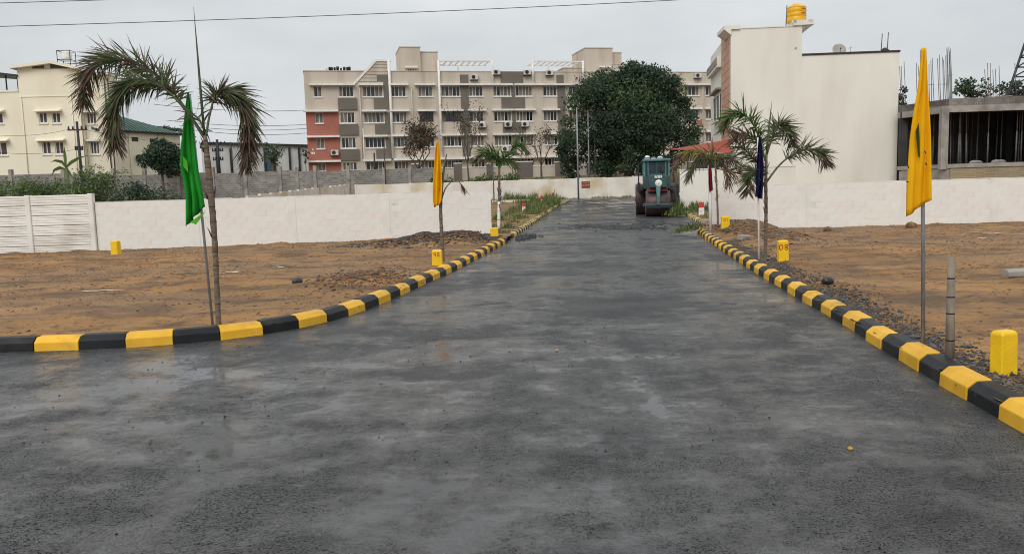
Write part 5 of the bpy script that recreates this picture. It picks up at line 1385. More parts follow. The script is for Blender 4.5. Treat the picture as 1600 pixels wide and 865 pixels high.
# yellow flag on the bare palm trunk
flag((693.5, 409), (684.5, 221), [(221, 683, 686), (235, 680.5, 688.5), (260, 679, 690), (290, 677.3, 692), (312, 677, 691), (318, 679, 689, 6)], 'cloth_yellow', 'narrow yellow flag tied to the bare palm trunk by the kerb', 0.013, 2.0, 0.07, seed=5)
flag((1186, 406), (1184, 215), [(214, 1182.5, 1186), (235, 1180.5, 1189), (260, 1179.5, 1190.5), (290, 1178, 1190), (305, 1176.5, 1189.5), (312, 1176.5, 1189, -6)], 'cloth_blue', 'navy blue flag hanging among the palm fronds before the white house', 0.018, 2.2, 0.08, seed=6, pole_m='white_trim')
flag((1110.5, 358), (1108, 258), [(258, 1106.5, 1109.5), (270, 1105.5, 1111.5), (285, 1105.5, 1112), (297, 1107, 1112.5, 3)], 'cloth_maroon', 'maroon flag on the white pole near the red topped marker stones', 0.05, 2.0, 0.06, seed=9, pole_m='white_trim')
# ------------------------------------------------------------------ leaves and trees
def leaf_quads(C, size, rs, flat=0.0, asp=0.45):
    """a rhombus leaf at each point of C (n,3)"""
    n = len(C)
    d = rs.normal(size=(n, 3)); d[:, 2] *= (1 - flat); d /= np.linalg.norm(d, axis=1)[:, None]
    e = rs.normal(size=(n, 3)); e -= d * (e * d).sum(1)[:, None]; e /= np.linalg.norm(e, axis=1)[:, None]
    s = (size * rs.uniform(0.6, 1.4, n))[:, None]
    V = np.stack([C - d * s * 0.5, C + e * s * asp * 0.5, C + d * s * 0.5, C - e * s * asp * 0.5], 1).reshape(-1, 3)
    return V, np.arange(4 * n).reshape(-1, 4)
def blob_points(c, r, n, rs, shell=0.55):
    d = rs.normal(size=(n, 3)); d /= np.linalg.norm(d, axis=1)[:, None]
    k = shell + (1 - shell) * rs.uniform(0, 1, n) ** 0.7
    k *= 1 + 0.18 * rs.normal(size=n)
    return np.array(c) + d * np.array(r) * k[:, None]
def crown(name, blobs, per, size, mats, rs, parent, asp=0.5, flat=0.0, weights=None, shell=0.5):
    VV, FF, MI = [], [], []; off = 0
    for (c, r) in blobs:
        n = max(8, int(per * (np.mean(r) ** 2)))
        P = blob_points(c, r, n, rs, shell); V, Fq = leaf_quads(P, size, rs, flat, asp)
        VV.append(V); FF.append(Fq + off); off += len(V)
        if len(mats) > 1:      # whole clumps lean to one tone, with strays
            main = rs.choice(len(mats), p=weights); MI.append(np.where(rs.uniform(size=n) < 0.75, main, rs.choice(len(mats), n, p=weights)))
        else: MI.append(np.zeros(n, int))
    o = raw_mesh(name, np.concatenate(VV), np.concatenate(FF), mats, np.concatenate(MI), base=parent.location)
    return child(o, parent)
def tree(px0, px1, py_top, py_bot, Y, label, cat='tree', name='tree', per=160, size=0.3, mats=('leaf_dark',), weights=None, trunk_px=None, lobes=26, seed=1, fill=0.9, trunk_r=None, low=0.0, depth=0.8, shell=0.5, asp=0.5, blob=0.32):
    rs = np.random.default_rng(seed); R = random.Random(seed)
    cx = (px0 + px1) / 2; a, b = at(px0, (py_top + py_bot) / 2, Y), at(px1, (py_top + py_bot) / 2, Y); W_ = (b.x - a.x) / 2
    zt, zb = at(cx, py_top, Y).z, at(cx, py_bot, Y).z; Hh = (zt - zb) / 2
    tx = at(trunk_px or cx, py_bot, Y).x; gz = float(dirt_z(np.array(tx), np.array(Y))) - 0.1
    root = thing(name, (tx, Y, gz), label, cat)
    c0 = Vector(((a.x + b.x) / 2, Y, (zt + zb) / 2))
    blobs = []
    for k in range(lobes):
        for _ in range(20):
            d = rs.normal(size=3); d /= np.linalg.norm(d); q = rs.uniform(0.3, 1.0) ** 0.6
            p = np.array([d[0] * W_, d[1] * W_ * depth, d[2] * Hh]) * q * (1 - blob * 0.8)
            if p[2] > -Hh * (0.95 - low): break
        rr = blob * min(W_, Hh * 1.2) * rs.uniform(0.65, 1.2)
        blobs.append((np.array(c0) + p, np.array([rr * 1.1, rr * 1.1, rr * 0.8])))
    tr = trunk_r or W_ * 0.07
    mb = MB(); fork = Vector((tx, Y, gz + (zb - gz) + Hh * 0.35)) if zb > gz else Vector((tx, Y, gz + Hh * 0.5))
    mb.tube([(tx, Y, gz), (tx + R.uniform(-.1, .1) * W_ * .3, Y, gz + (fork.z - gz) * 0.5), fork], [tr * 1.3, tr, tr * 0.8], 8)
    mb.build('trunk', MT['bark'], root)
    mb = MB()
    for (c, r) in blobs[:: max(1, len(blobs) // 14)]:
        c = Vector(c); m_ = fork.lerp(c, 0.5) + Vector((R.uniform(-.1, .1) * W_, R.uniform(-.1, .1) * W_, 0.08 * Hh))
        mb.tube([fork - Vector((0, 0, 0.1)), m_, c], [tr * 0.55, tr * 0.32, tr * 0.1], 6)
    mb.build('limb', MT['bark'], root)
    crown('crown', blobs, per, size, [MT[m] for m in mats], rs, root, weights=weights, shell=shell, asp=asp)
    return root
tree(888, 1078, 124, 262, 82, 'huge dark green spreading tree in front of the apartment block', per=420, size=0.28, mats=('leaf_dark', 'leaf_mid'), weights=[0.72, 0.28], lobes=70, seed=4, trunk_px=985, blob=0.22, shell=0.4)
# its upper knob and skirt as further lobes of the same tree
big = [o for o in bpy.data.objects if o.get('label', '').startswith('huge dark green')][0]
rs = np.random.default_rng(14)
bl = []
for (px, py, r) in ((990, 106, 0.9), (984, 116, 1.1), (912, 152, 0.8), (922, 132, 0.8), (938, 120, 0.8), (886, 190, 0.8), (882, 214, 0.9), (879, 232, 0.8), (884, 250, 0.8), (886, 270, 0.7), (897, 276, 0.7), (1052, 128, 0.8), (1048, 148, 0.9), (1068, 160, 0.8), (1078, 184, 0.9), (1084, 204, 0.9), (1080, 228, 0.9), (1014, 112, 0.8), (964, 122, 0.9), (948, 124, 0.7), (1030, 116, 0.8), (950, 268, 0.8), (990, 110, 1.2), (978, 122, 1.6), (1004, 122, 1.7), (925, 140, 1.9), (905, 160, 1.5), (1040, 140, 2.0), (1025, 122, 1.6), (895, 215, 1.6), (888, 240, 1.3), (893, 258, 1.1), (1060, 170, 1.6), (1070, 215, 1.6), (1062, 240, 1.3), (940, 262, 1.2), (965, 258, 1.4), (1010, 258, 1.5), (1040, 258, 1.2), (950, 128, 1.5), (960, 200, 3.0), (1010, 200, 3.2), (985, 160, 3.0), (930, 235, 2.0), (1000, 240, 2.4)):
    bl.append((np.array(at(px, py, 81.0 + rs.uniform(-1.5, 1.5))), np.array([r, r, r * 0.8])))
crown('crown', bl, 520, 0.27, [MT['leaf_dark'], MT['leaf_mid']], rs, big, weights=[0.7, 0.3], shell=0.4)
tree(220, 288, 212, 282, 76, 'dense dark tree behind the grey block wall by the warehouse', per=420, size=0.3, mats=('leaf_dark',), lobes=44, seed=6, blob=0.36)
tree(402, 452, 218, 262, 96, 'open grey green tree before the pale industrial shed', per=90, size=0.36, mats=('leaf_dark', 'leaf_mid'), lobes=16, seed=7, blob=0.3)
tree(470, 486, 225, 262, 94, 'small dark tree squeezed between shed and terracotta corner', per=150, size=0.3, mats=('leaf_dark',), lobes=9, seed=27, blob=0.4)
tree(964, 996, 214, 286, 77.6, 'slim green young tree under the huge spreading tree', per=210, size=0.26, mats=('leaf_mid', 'leaf_dark'), lobes=18, seed=8, blob=0.4)
tree(1398, 1424, 128, 172, 62, 'dark tree top between the white house and the unfinished building', per=200, size=0.28, lobes=12, seed=9, blob=0.4)
tree(1488, 1552, 114, 160, 66, 'flat topped feathery tree behind the unfinished building', per=170, size=0.3, lobes=30, seed=10, blob=0.26, mats=('leaf_dark', 'leaf_mid'))
tree(1545, 1625, 122, 158, 68, 'wide dark tree behind the unfinished building beside the lattice mast', per=190, size=0.3, lobes=34, seed=11, blob=0.26)
tree(284, 312, 200, 250, 105, 'distant dark tree beyond the warehouse roof', per=100, size=0.4, lobes=9, seed=12, blob=0.4)
# sparse, half bare trees
def bare_tree(base_px, top_py, Y, spread, label, leaves, mats, seed, lean=0.0, weights=None, trunk_r=0.1, levels=4, size=0.22, name='tree'):
    R = random.Random(seed); rs = np.random.default_rng(seed)
    x = at(base_px, 275, Y).x; gz = float(dirt_z(np.array(x), np.array(Y))) - 0.1; zt = at(base_px, top_py, Y).z
    root = thing(name, (x, Y, gz), label, 'tree'); Hh = zt - gz
    mb = MB(); tips = []
    def grow(p, d, L, r, lv):
        q1 = p + d * L * 0.5 + Vector((R.uniform(-.06, .06), R.uniform(-.06, .06), 0)) * L; q2 = p + d * L + Vector((R.uniform(-.1, .1), R.uniform(-.1, .1), 0)) * L
        mb.tube([p, q1, q2], [r, r * 0.8, r * 0.6], 5, caps=False); tips.append((q2, lv)); tips.append((q1, lv))
        if lv <= 0: return
        for k in range(R.choice((2, 3, 3))):
            a = R.uniform(0, 6.28); nd = (d + Vector((math.cos(a) * spread, math.sin(a) * spread, R.uniform(0.0, 0.5)))).normalized()
            grow(q2 if k else q1, nd, L * R.uniform(0.55, 0.8), r * 0.55, lv - 1)
    mbT = MB(); f1 = Vector((x + lean * Hh * 0.3, Y, gz + Hh * 0.38))
    mbT.tube([(x, Y, gz), (x + lean * Hh * 0.12, Y, gz + Hh * 0.2), f1], [trunk_r * 1.2, trunk_r, trunk_r * 0.8], 7); mbT.build('trunk', MT['bark'], root)
    for k in range(3):
        a = k * 2.1 + R.uniform(0, 1); grow(f1, Vector((math.cos(a) * spread * 0.8 + lean, math.sin(a) * spread * 0.8, 1)).normalized(), Hh * 0.26, trunk_r * 0.6, levels - 1)
    mb.build('branch', MT['bark'], root)
    T = np.array([tuple(t[0]) for t in tips if t[1] < levels - 1]); n = leaves
    C = T[rs.integers(0, len(T), n)] + rs.normal(size=(n, 3)) * Hh * 0.035
    V, Fq = leaf_quads(C, size, rs); o = raw_mesh('crown', V, Fq, [MT[m] for m in mats], rs.choice(len(mats), n, p=weights), base=root.location); child(o, root)
    return root
bare_tree(655, 190, 79.9, 0.85, 'brown withered tree before the tan apartments, bushy with dead leaves', 2600, ('leaf_brown', 'leaf_dark'), 3, weights=[0.8, 0.2], trunk_r=0.13, levels=5, size=0.26)
bare_tree(733, 172, 80.2, 0.35, 'thin upright tree wrapped in grey creeper before the dark panel strip', 700, ('leaf_dark', 'leaf_brown'), 5, weights=[0.5, 0.5], trunk_r=0.1, levels=4, lean=-0.05)
bare_tree(846, 186, 80.5, 0.6, 'nearly leafless slim tree before the compound wall', 420, ('leaf_brown', 'leaf_mid'), 8, weights=[0.7, 0.3], trunk_r=0.12, levels=4)

# ------------------------------------------------------------------ bushes behind the near wall
def bush(px0, px1, pt, pb, Y, label, seed, per=420, size=0.13, mats=('leaf_mid', 'leaf_dark'), w=(0.55, 0.45), sprays=26, droop=1.0, dirx=0.3):
    R = random.Random(seed); rs = np.random.default_rng(seed)
    a, b = at(px0, pb, Y), at(px1, pb, Y); zt = at((px0 + px1) / 2, pt, Y).z; x0, x1 = a.x, b.x; gz = float(dirt_z(np.array((x0 + x1) / 2), np.array(Y)))
    root = thing('bush', ((x0 + x1) / 2, Y, gz), label, 'bush')
    mb = MB(); C = []
    W_ = x1 - x0
    for k in range(sprays):
        s_ = Vector((R.uniform(x0 + W_ * 0.2, x1 - W_ * 0.2), Y + R.uniform(-.6, .6), gz)); hgt = (zt - gz) * R.uniform(0.55, 1.05)
        dx = R.uniform(-0.5, 0.5) * W_ * 0.8 + dirx * W_ * 0.2
        P = [s_]
        for i in range(1, 7):
            f = i / 6; P.append(Vector((s_.x + dx * f ** 1.4, s_.y + R.uniform(-.4, .4) * f, gz + hgt * (math.sin(min(f * 1.9, 2.2)) * 1.02) * (1 if f < 0.8 else 1 - 0.25 * droop * (f - 0.8) * 5))))
        mb.tube(P, [0.02, 0.016, 0.013, 0.01, 0.008, 0.006, 0.003], 4, caps=False)
        for i in range(1, 6):
            nn = int(per / sprays * W_ * 0.9)
            f = rs.uniform(0, 1, nn)[:, None]; C.append(np.array(P[i]) * (1 - f) + np.array(P[i + 1]) * f + rs.normal(size=(nn, 3)) * np.array([0.16, 0.16, 0.12]))
    mb.build('stem', MT['bark'], root)
    C = np.concatenate(C); V, Fq = leaf_quads(C, size, rs, 0.3, 0.32)
    o = raw_mesh('foliage', V, Fq, [MT[m] for m in mats], rs.choice(len(mats), len(C), p=w), base=root.location); child(o, root)
    return root
bush(-60, 62, 287, 312, 31, 'feathery green bush over the precast wall below the cream house', 21, per=520, mats=('leaf_weed', 'leaf_mid'))
bush(30, 128, 285, 312, 32, 'dense dark bush between the feathery bushes over the precast wall', 22, per=560, mats=('leaf_weed', 'leaf_mid'), w=(0.3, 0.7))
bush(98, 184, 262, 314, 30.5, 'tall loose bush at the end of the precast wall', 23, per=560, mats=('leaf_weed', 'leaf_mid'), w=(0.45, 0.55))
bush(140, 246, 291, 316, 29.5, 'low dark thorny bush trailing beyond the precast wall end', 24, per=620, w=(0.15, 0.85), dirx=1.6)
# banana plant
bq = at(104, 262, 36); gz = float(dirt_z(np.array(bq.x), np.array(36.0)))
bp_ = thing('banana_plant', (bq.x, 36, gz), 'banana plant with long arching leaves in front of the cream house', 'plant')
MB().tube([(bq.x, 36, gz), (bq.x, 36, bq.z)], [0.1, 0.07], 8).build('stem', MT['leaf_weed'], bp_)
for (pts) in (((104, 262), (98, 253), (88, 251), (80, 253)), ((104, 262), (112, 254), (124, 247), (138, 243)), ((104, 262), (103, 248), (102, 238), (101, 230)), ((103, 264), (95, 262), (86, 266), (82, 274)), ((105, 264), (108, 268), (112, 274), (116, 280))):
    P = [at(a, b, 36) for a, b in pts]; mb = MB(); rows = []
    C_ = []
    for i in range(len(P) - 1):
        for k in range(5): C_.append(P[i].lerp(P[i + 1], k / 5))
    C_.append(P[-1])
    for i, p in enumerate(C_):
        f = i / (len(C_) - 1); w = 0.06 * math.sin(min(1, f * 1.05 + 0.08) * math.pi) + 0.012
        t = (C_[min(i + 1, len(C_) - 1)] - C_[max(0, i - 1)]).normalized(); s_ = t.cross(Vector((0, 1, 0.4))).normalized()
        rows.append([p + s_ * w + Vector((0, -0.06, 0)), p, p - s_ * w + Vector((0, -0.06, 0))])
    mb.grid(rows); o = mb.build('leaf', MT['leaf_weed'], bp_); so = o.modifiers.new('t', 'SOLIDIFY'); so.thickness = 0.004
# low shrubs along the compound wall
for k, (px, h, wpx, lab) in enumerate(((765, 1.0, 36, 'bright leafy shrub bed before the compound wall, nearest the creeper tree'), (800, 1.0, 22, 'leafy shrub before the compound wall between gate pier and palm'), (748, 0.8, 18, 'small shrub at the foot of the creeper tree'), (690, 0.9, 30, 'low shrub at the foot of the brown withered tree'), (843, 0.7, 20, 'short shrub at the foot of the leafless slim tree'))):
    p0 = at(px - wpx / 2, 280, 79.3); p1 = at(px + wpx / 2, 280, 79.3); rs = np.random.default_rng(60 + k); zc = float(dirt_z(np.array(p0.x), np.array(79.3)))
    r_o = thing('shrub', ((p0.x + p1.x) / 2, 79.3, zc), lab, 'shrub')
    bl = [(np.array([p0.x + (p1.x - p0.x) * f, 79.3 + rs.uniform(-.2, .2), 2.0 + h * rs.uniform(0.3, 0.7)]), np.array([0.55, 0.4, h * 0.55])) for f in np.linspace(0.1, 0.9, 5)]
    crown('foliage', bl, 420, 0.22, [MT['leaf_mid'], MT['leaf_weed']], rs, r_o, weights=[0.6, 0.4])
    MB().tube([((p0.x + p1.x) / 2, 79.3, zc), ((p0.x + p1.x) / 2, 79.3, 2.4)], 0.05, 5).build('stem', MT['bark'], r_o)

# ------------------------------------------------------------------ palms
def spline(P, n):
    out = []
    for i in range(len(P) - 1):
        a, b, c, d = P[max(i - 1, 0)], P[i], P[i + 1], P[min(i + 2, len(P) - 1)]
        for k in range(n):
            t = k / n; out.append(0.5 * ((2 * b) + (c - a) * t + (2 * a - 5 * b + 4 * c - d) * t * t + (3 * b - a - 3 * c + d) * t ** 3))
    out.append(P[-1]); return out
def frond(root, P, leaf, n, mats, seed, dry=0.3, start=0.16, grav=0.55, wid=0.022, rr=0.014, fwd=0.6, tipdry=0.75):
    R = random.Random(seed)
    C = spline(P, 10); N = len(C)
    mb = MB(); mb.tube(C, [rr * (1 - 0.8 * i / (N - 1)) + 0.002 for i in range(N)], 6); fr_o = mb.build('frond', MT['palm_trunk'] if dry > 0.5 else MT[mats[0]], root)
    VV, FF, MI = [], [], []
    for k in range(n):
        f = start + (1 - start) * (k + R.random()) / n
        x = f * (N - 1); i = min(int(x), N - 2); p = C[i].lerp(C[i + 1], x - i); T = (C[i + 1] - C[i]).normalized()
        up = Vector((0, 0, 1)); Sd = T.cross(up); Sd = Sd.normalized() if Sd.length > 1e-3 else Vector((0, 1, 0)); B = Sd.cross(T).normalized()
        side = 1 if k % 2 else -1
        a = R.gauss(0.45, 0.75)
        gg = grav * R.uniform(0.5, 1.4)
        d = (Sd * side * math.cos(a) + B * math.sin(a) + T * fwd * R.uniform(0.7, 2.0) + Vector((0, 0, -0.7 * gg))).normalized()
        env = math.sin(math.pi * min(1, 0.15 + 0.85 * (1 - abs(2 * (f - start) / (1 - start) - 0.9) ** 2 * 0.5))) if False else (0.55 + 0.45 * math.sin(math.pi * (f - start) / (1 - start)))
        L = leaf * env * R.uniform(0.7, 1.15); w = wid * R.uniform(0.7, 1.2)
        q = p; dd = d; seg = 4; pts = [q]
        for s_ in range(seg):
            dd = (dd + Vector((0, 0, -gg * 0.2))).normalized(); q = q + dd * (L / seg); pts.append(q)
        sd_ = dd.cross(Vector((R.uniform(-1, 1), R.uniform(-1, 1), R.uniform(-.4, .4)))).normalized()
        o = len(VV)
        for s_, q in enumerate(pts):
            ww = w * (0.5, 1.0, 0.9, 0.55, 0.06)[s_]; VV += [tuple(q + sd_ * ww), tuple(q - sd_ * ww)]
        isdry = R.random() < dry + (0.45 if f > tipdry else 0)
        for s_ in range(seg):
            FF.append((o + 2 * s_, o + 2 * s_ + 1, o + 2 * s_ + 3, o + 2 * s_ + 2))
            MI.append(1 if (isdry or (s_ >= seg - 1 and R.random() < dry * 1.5)) else 0)
    ob = raw_mesh('leaflets', VV, FF, [MT[m] for m in mats], MI, base=root.location); child(ob, fr_o)
    return fr_o
def palm(label, trunk_px, radii, fronds, Y, leaf, mats, seed, spear=None, dry=0.3, group='young palms along the road', n=150, grav=0.5, wid=0.022, white=None, cat='palm', rr=0.014):
    g_ = gp(*trunk_px[0]); Y = Y or g_.y
    root = thing('palm_tree', g_, label, cat, group)
    P = [g_ - Vector((0, 0, 0.2))] + [at(a, b, Y) for a, b in trunk_px[1:]]
    P = spline(P, 6); N = len(P)
    rad = [np.interp(i / (N - 1), np.linspace(0, 1, len(radii)), radii) * (1 + 0.07 * ((i * 7) % 3 - 1)) for i in range(N)]
    MB().tube(P, rad, 12).build('trunk', MT['palm_trunk'], root)
    for i in range(2, N - 1, 2): MB().tube([P[i] - Vector((0, 0, 0.008)), P[i] + Vector((0, 0, 0.008))], rad[i] * 1.05, 12).build('leaf_scar', MT['bark'], root)
    # dry sheath strips on the trunk
    R = random.Random(seed)
    for k in range(9):
        mb = MB()
        i = R.randrange(N // 3, N - 2); a = R.uniform(0, 6.28); q = P[i] + Vector((math.cos(a), math.sin(a), 0)) * rad[i]
        mb.tube([q, q + Vector((math.cos(a) * 0.02, math.sin(a) * 0.02, rad[i] * 2)), q + Vector((math.cos(a) * rad[i] * 1.5, math.sin(a) * rad[i] * 1.5, rad[i] * 4))], [0.3 * rad[i], 0.25 * rad[i], 0.03 * rad[i]], 4)
        mb.build('dry_sheath', MT['palm_dry'], root)
    if white:
        i0, i1 = int(white[0] * N), int(white[1] * N); MB().tube(P[i0:i1], [r * 1.04 for r in rad[i0:i1]], 12).build('painted_band', MT['white_trim'], root)
    for k, fp in enumerate(fronds):
        opt = fp[-1] if isinstance(fp[-1], dict) else {}; pts = [q for q in fp if not isinstance(q, dict)]
        dy = opt.get('dy', random.Random(seed + k).uniform(-0.35, 0.35)); m_ = len(pts) - 1
        PP = [at(a, b, Y + dy * (i / m_)) for i, (a, b) in enumerate(pts)]
        frond(root, PP, leaf * opt.get('s', 1), opt.get('n', n), opt.get('mats', mats), seed * 31 + k, dry=opt.get('dry', dry), grav=opt.get('grav', grav), wid=wid, rr=rr, start=opt.get('start', 0.16))
    if spear:
        S0, S1 = at(*spear[0], Y), at(*spear[1], Y); m_ = S0.lerp(S1, 0.5)
        MB().tube([S0, S0.lerp(S1, 0.3), m_, S0.lerp(S1, 0.75), S1], [rr * 1.1, rr * 1.2, rr, rr * 0.6, 0.002], 7).build('spear_leaf', MT[mats[0]], root)
    return root
palm('tall drooping palm with brown tipped fronds beside the green flag', [(341, 512), (338.5, 440), (335, 370), (329, 300), (323.5, 245), (320.5, 212)], [0.036, 0.03, 0.034, 0.038, 0.034, 0.02],
     [[(320, 214), (300, 184), (277, 152), (246, 118), (204, 97), (165, 94), (139, 116), (130, 160), {'n': 520, 'dry': 0.28, 'grav': 0.55, 'start': 0.26, 'dy': 0.5}],
      [(319, 216), (292, 175), (262, 143), (232, 127), (205, 130), (186, 152), (177, 188), (180, 226), {'n': 520, 'dry': 0.15, 'start': 0.30, 'dy': -0.3, 'grav': 0.75}],
      [(322, 212), (328, 178), (337, 150), (352, 143), (371, 152), (384, 180), (388, 216), (386, 256), {'n': 600, 'dry': 0.35, 'start': 0.22, 'dy': 0.3, 'grav': 0.8, 'mats': ('palm_leaf', 'palm_dry')}],
      [(321, 214), (316, 196), (306, 182), (297, 178), {'n': 22, 's': 0.8, 'dry': 0.5, 'grav': 0.9}]],
     None, 0.38, ('palm_leaf', 'palm_dry'), 3, spear=((319.5, 214), (302.5, 11)), wid=0.0095, rr=0.013)
palm('bare palm trunk with one bent dry stalk tied to the narrow yellow flag', [(692, 409), (690.5, 370), (688.5, 330), (690, 295), (694, 262), (698, 240)], [0.045, 0.04, 0.037, 0.034, 0.022, 0.01],
     [[(692, 305), (697, 293), (706, 284), (717, 284), (724, 297), {'n': 26, 'dry': 0.8, 's': 0.6, 'grav': 1.0, 'start': 0.75}]], None, 0.4, ('palm_dry', 'palm_dry'), 5, dry=0.9, wid=0.012)
palm('small bright green palm with a white painted trunk beyond the long white wall', [(779, 360), (779.5, 330), (780, 300), (780, 264)], [0.065, 0.055, 0.05, 0.04],
     [[(780, 264), (775, 248), (766, 240), (755, 241), (744, 250), {'n': 110, 'dry': 0.05}], [(780, 264), (788, 247), (800, 234), (812, 226), (821, 236), {'n': 120, 'dry': 0.05}],
      [(780, 264), (779, 248), (774, 240), (768, 246), {'n': 60, 'dry': 0.1}], [(780, 264), (786, 252), (796, 252), (804, 262), {'n': 50, 'dry': 0.1}]], None, 0.62, ('palm_leaf_lt', 'palm_dry'), 7, spear=((780, 264), (779, 232)), wid=0.024, white=(0.12, 0.55), rr=0.03)
palm('palm with spreading green fronds around the navy blue flag', [(1195.5, 404), (1196.5, 360), (1197, 320), (1196.5, 290), (1197, 262), (1197.5, 240)], [0.037, 0.034, 0.034, 0.034, 0.03, 0.022],
     [[(1196, 252), (1187, 218), (1174, 190), (1156, 176), (1140, 183), (1132, 200), {'n': 260, 'dry': 0.03, 'mats': ('palm_leaf_lt', 'palm_dry')}],
      [(1198, 242), (1207, 214), (1217, 195), (1228, 201), (1239, 226), {'n': 280, 'dry': 0.12, 'dy': 0.5}],
      [(1198, 284), (1217, 259), (1238, 242), (1263, 233), (1282, 240), (1290, 254), {'n': 220, 'dry': 0.2, 'start': 0.3}],
      [(1196, 293), (1186, 275), (1177, 269), (1170, 282), (1168, 300), {'n': 190, 'dry': 0.15, 'dy': -0.4}],
      [(1195, 262), (1179, 251), (1162, 231), (1146, 220), {'n': 150, 'dry': 0.4, 'start': 0.25}],
      [(1196, 250), (1186, 225), (1170, 212), (1152, 210), {'n': 150, 'dry': 0.25, 'dy': 0.4, 'mats': ('palm_leaf_lt', 'palm_dry')}]], None, 0.42, ('palm_leaf', 'palm_dry'), 9, spear=((1197.5, 242), (1206, 158)), wid=0.0115, rr=0.02, dry=0.3)
palm('scruffy yellowing palm beside the maroon flag', [(1122, 354), (1121, 320), (1119.5, 290), (1118, 262)], [0.036, 0.03, 0.028, 0.024],
     [[(1118, 263), (1106, 244), (1088, 236), (1070, 240), (1057, 258), {'n': 130, 'grav': 0.9}], [(1118, 263), (1108, 250), (1094, 250), (1082, 262), (1076, 278), {'n': 100, 'grav': 0.9, 'mats': ('palm_leaf', 'palm_dry')}],
      [(1119, 262), (1126, 248), (1138, 246), (1150, 256), {'n': 90, 'grav': 0.8, 'mats': ('palm_leaf', 'palm_dry')}], [(1119, 264), (1130, 260), (1136, 270), (1138, 288), {'n': 60, 'dry': 0.7, 'grav': 1.0}],
      [(1118, 262), (1116, 246), (1110, 238), (1100, 240), {'n': 80}], [(1119, 263), (1142, 268), (1152, 270), (1160, 260), {'n': 50, 'dry': 0.6}]], None, 0.55, ('palm_yellow', 'palm_dry'), 11, wid=0.016, rr=0.02, dry=0.25)
for k, (px, py) in enumerate(((252, 203), (267, 206), (274, 207))):
    Y = 135; c = at(px, py, Y); gz = 2.6; r_o = thing('palm_tree', (c.x, Y, gz), ['tallest of the three distant palms above the warehouse roof', 'middle of the three distant palms above the warehouse roof', 'smallest of the three distant palms beside the green flag top'][k], 'palm', 'distant palms')
    MB().tube([(c.x, Y, gz), (c.x, Y, c.z)], 0.15, 6).build('trunk', MT['bark'], r_o)
    for j in range(9):
        a = j * 0.7 + k; d = Vector((math.cos(a), math.sin(a) * 0.8, 0)); P = [c, c + d * 0.7 + Vector((0, 0, 0.5)), c + d * 1.4 + Vector((0, 0, 0.3)), c + d * 1.9 - Vector((0, 0, 0.5))]
        frond(r_o, P, 0.6, 30, ('leaf_dark', 'leaf_dark'), 900 + k * 20 + j, wid=0.05, rr=0.04)

# ------------------------------------------------------------------ weeds and grass along the far kerbs
def blades(name, pts, hts, label, mats, seed, wid=0.012, w=None):
    rs = np.random.default_rng(seed); n = len(pts); P = np.array(pts)
    a = rs.uniform(0, 6.283, n); ln = rs.uniform(0.1, 0.65, n)[:, None]; h = np.array(hts)[:, None]
    d = np.stack([np.cos(a), np.sin(a), np.zeros(n)], 1); s = np.stack([-np.sin(a), np.cos(a), np.zeros(n)], 1) * wid * rs.uniform(0.6, 1.5, n)[:, None]
    Z = np.array([0, 0, 1.0])
    m1 = P + d * ln * h * 0.3 + Z * h * 0.55; m2 = P + d * ln * h + Z * h * rs.uniform(0.75, 1.0, n)[:, None]
    V = np.stack([P - s, P + s, m1 + s * 0.8, m1 - s * 0.8, m2 + s * 0.1, m2 - s * 0.1], 1).reshape(-1, 3)
    i = np.arange(n)[:, None] * 6; Fq = np.concatenate([i + np.array([0, 1, 2, 3]), i + np.array([3, 2, 4, 5])], 0)
    mi = rs.choice(len(mats), n, p=w); mi = np.concatenate([mi, mi])
    return tag(raw_mesh(name, V, Fq, [MT[m] for m in mats], mi), label, 'weeds', kind='stuff')
def clump_pts(cl, n, seed):
    rs = np.random.default_rng(seed); out, hh = [], []
    for (x, y, r, h, k) in cl:
        m = int(n * k); q = rs.normal(size=(m, 2)) * r; X, Y_ = x + q[:, 0], y + q[:, 1]
        Z_ = dirt_z(X, Y_) - 0.03; out.append(np.stack([X, Y_, Z_], 1)); hh.append(h * rs.uniform(0.5, 1.2, m) * np.exp(-0.3 * (q ** 2).sum(1) / r ** 2))
    return np.concatenate(out), np.concatenate(hh)
rs = np.random.default_rng(77)
cl = []
LFp = resample(LEFT_FAR, 0.6)
for i, p in enumerate(LFp):
    f = i / len(LFp)
    for _ in range(3):
        kk_ = float(fbm(np.array(p.y * 0.35), np.array(rs.uniform(0, 3)), 2, 4)); kk_ = max(0.05, (kk_ - 0.28) * 2.2)
        cl.append((p.x - rs.uniform(0.0 if f > 0.3 else 0.3, 2.4), p.y + rs.uniform(-.4, .4), rs.uniform(0.12, 0.4), (0.22 + 0.6 * smooth(0.1, 0.7, f)) * rs.uniform(0.4, 1.2) * min(1.3, kk_ + 0.3), rs.uniform(0.2, 0.9) * kk_))
for _ in range(26): q = gp(rs.uniform(700, 830), rs.uniform(304, 318)); cl.append((q.x, q.y, 0.5, rs.uniform(0.3, 0.9), 0.7))
for (px, py, h) in ((795, 312, 1.0), (826, 308, 1.0), (858, 306, 1.1), (872, 306, 1.1), (885, 312, 1.2), (878, 318, 0.9), (812, 312, 0.8)):
    q = gp(px, py); cl.append((q.x, q.y, 0.5, h, 2.0))
pts, hts = clump_pts(cl, 130, 5); ok = is_dirt(pts[:, 0] + np.where(pts[:, 1] > 38, -0.12, 0.2), pts[:, 1])
blades('weeds', pts[ok], hts[ok], 'tall green weeds along the far kerb before the end wall', ('leaf_weed', 'leaf_mid', 'grass_dry'), 6, 0.016, [0.5, 0.3, 0.2])
cl = []
RFp = resample(RIGHT_FAR + [(RIGHT_FAR[-1][0] + 1.4, RIGHT_FAR[-1][1] + 10)], 0.6)
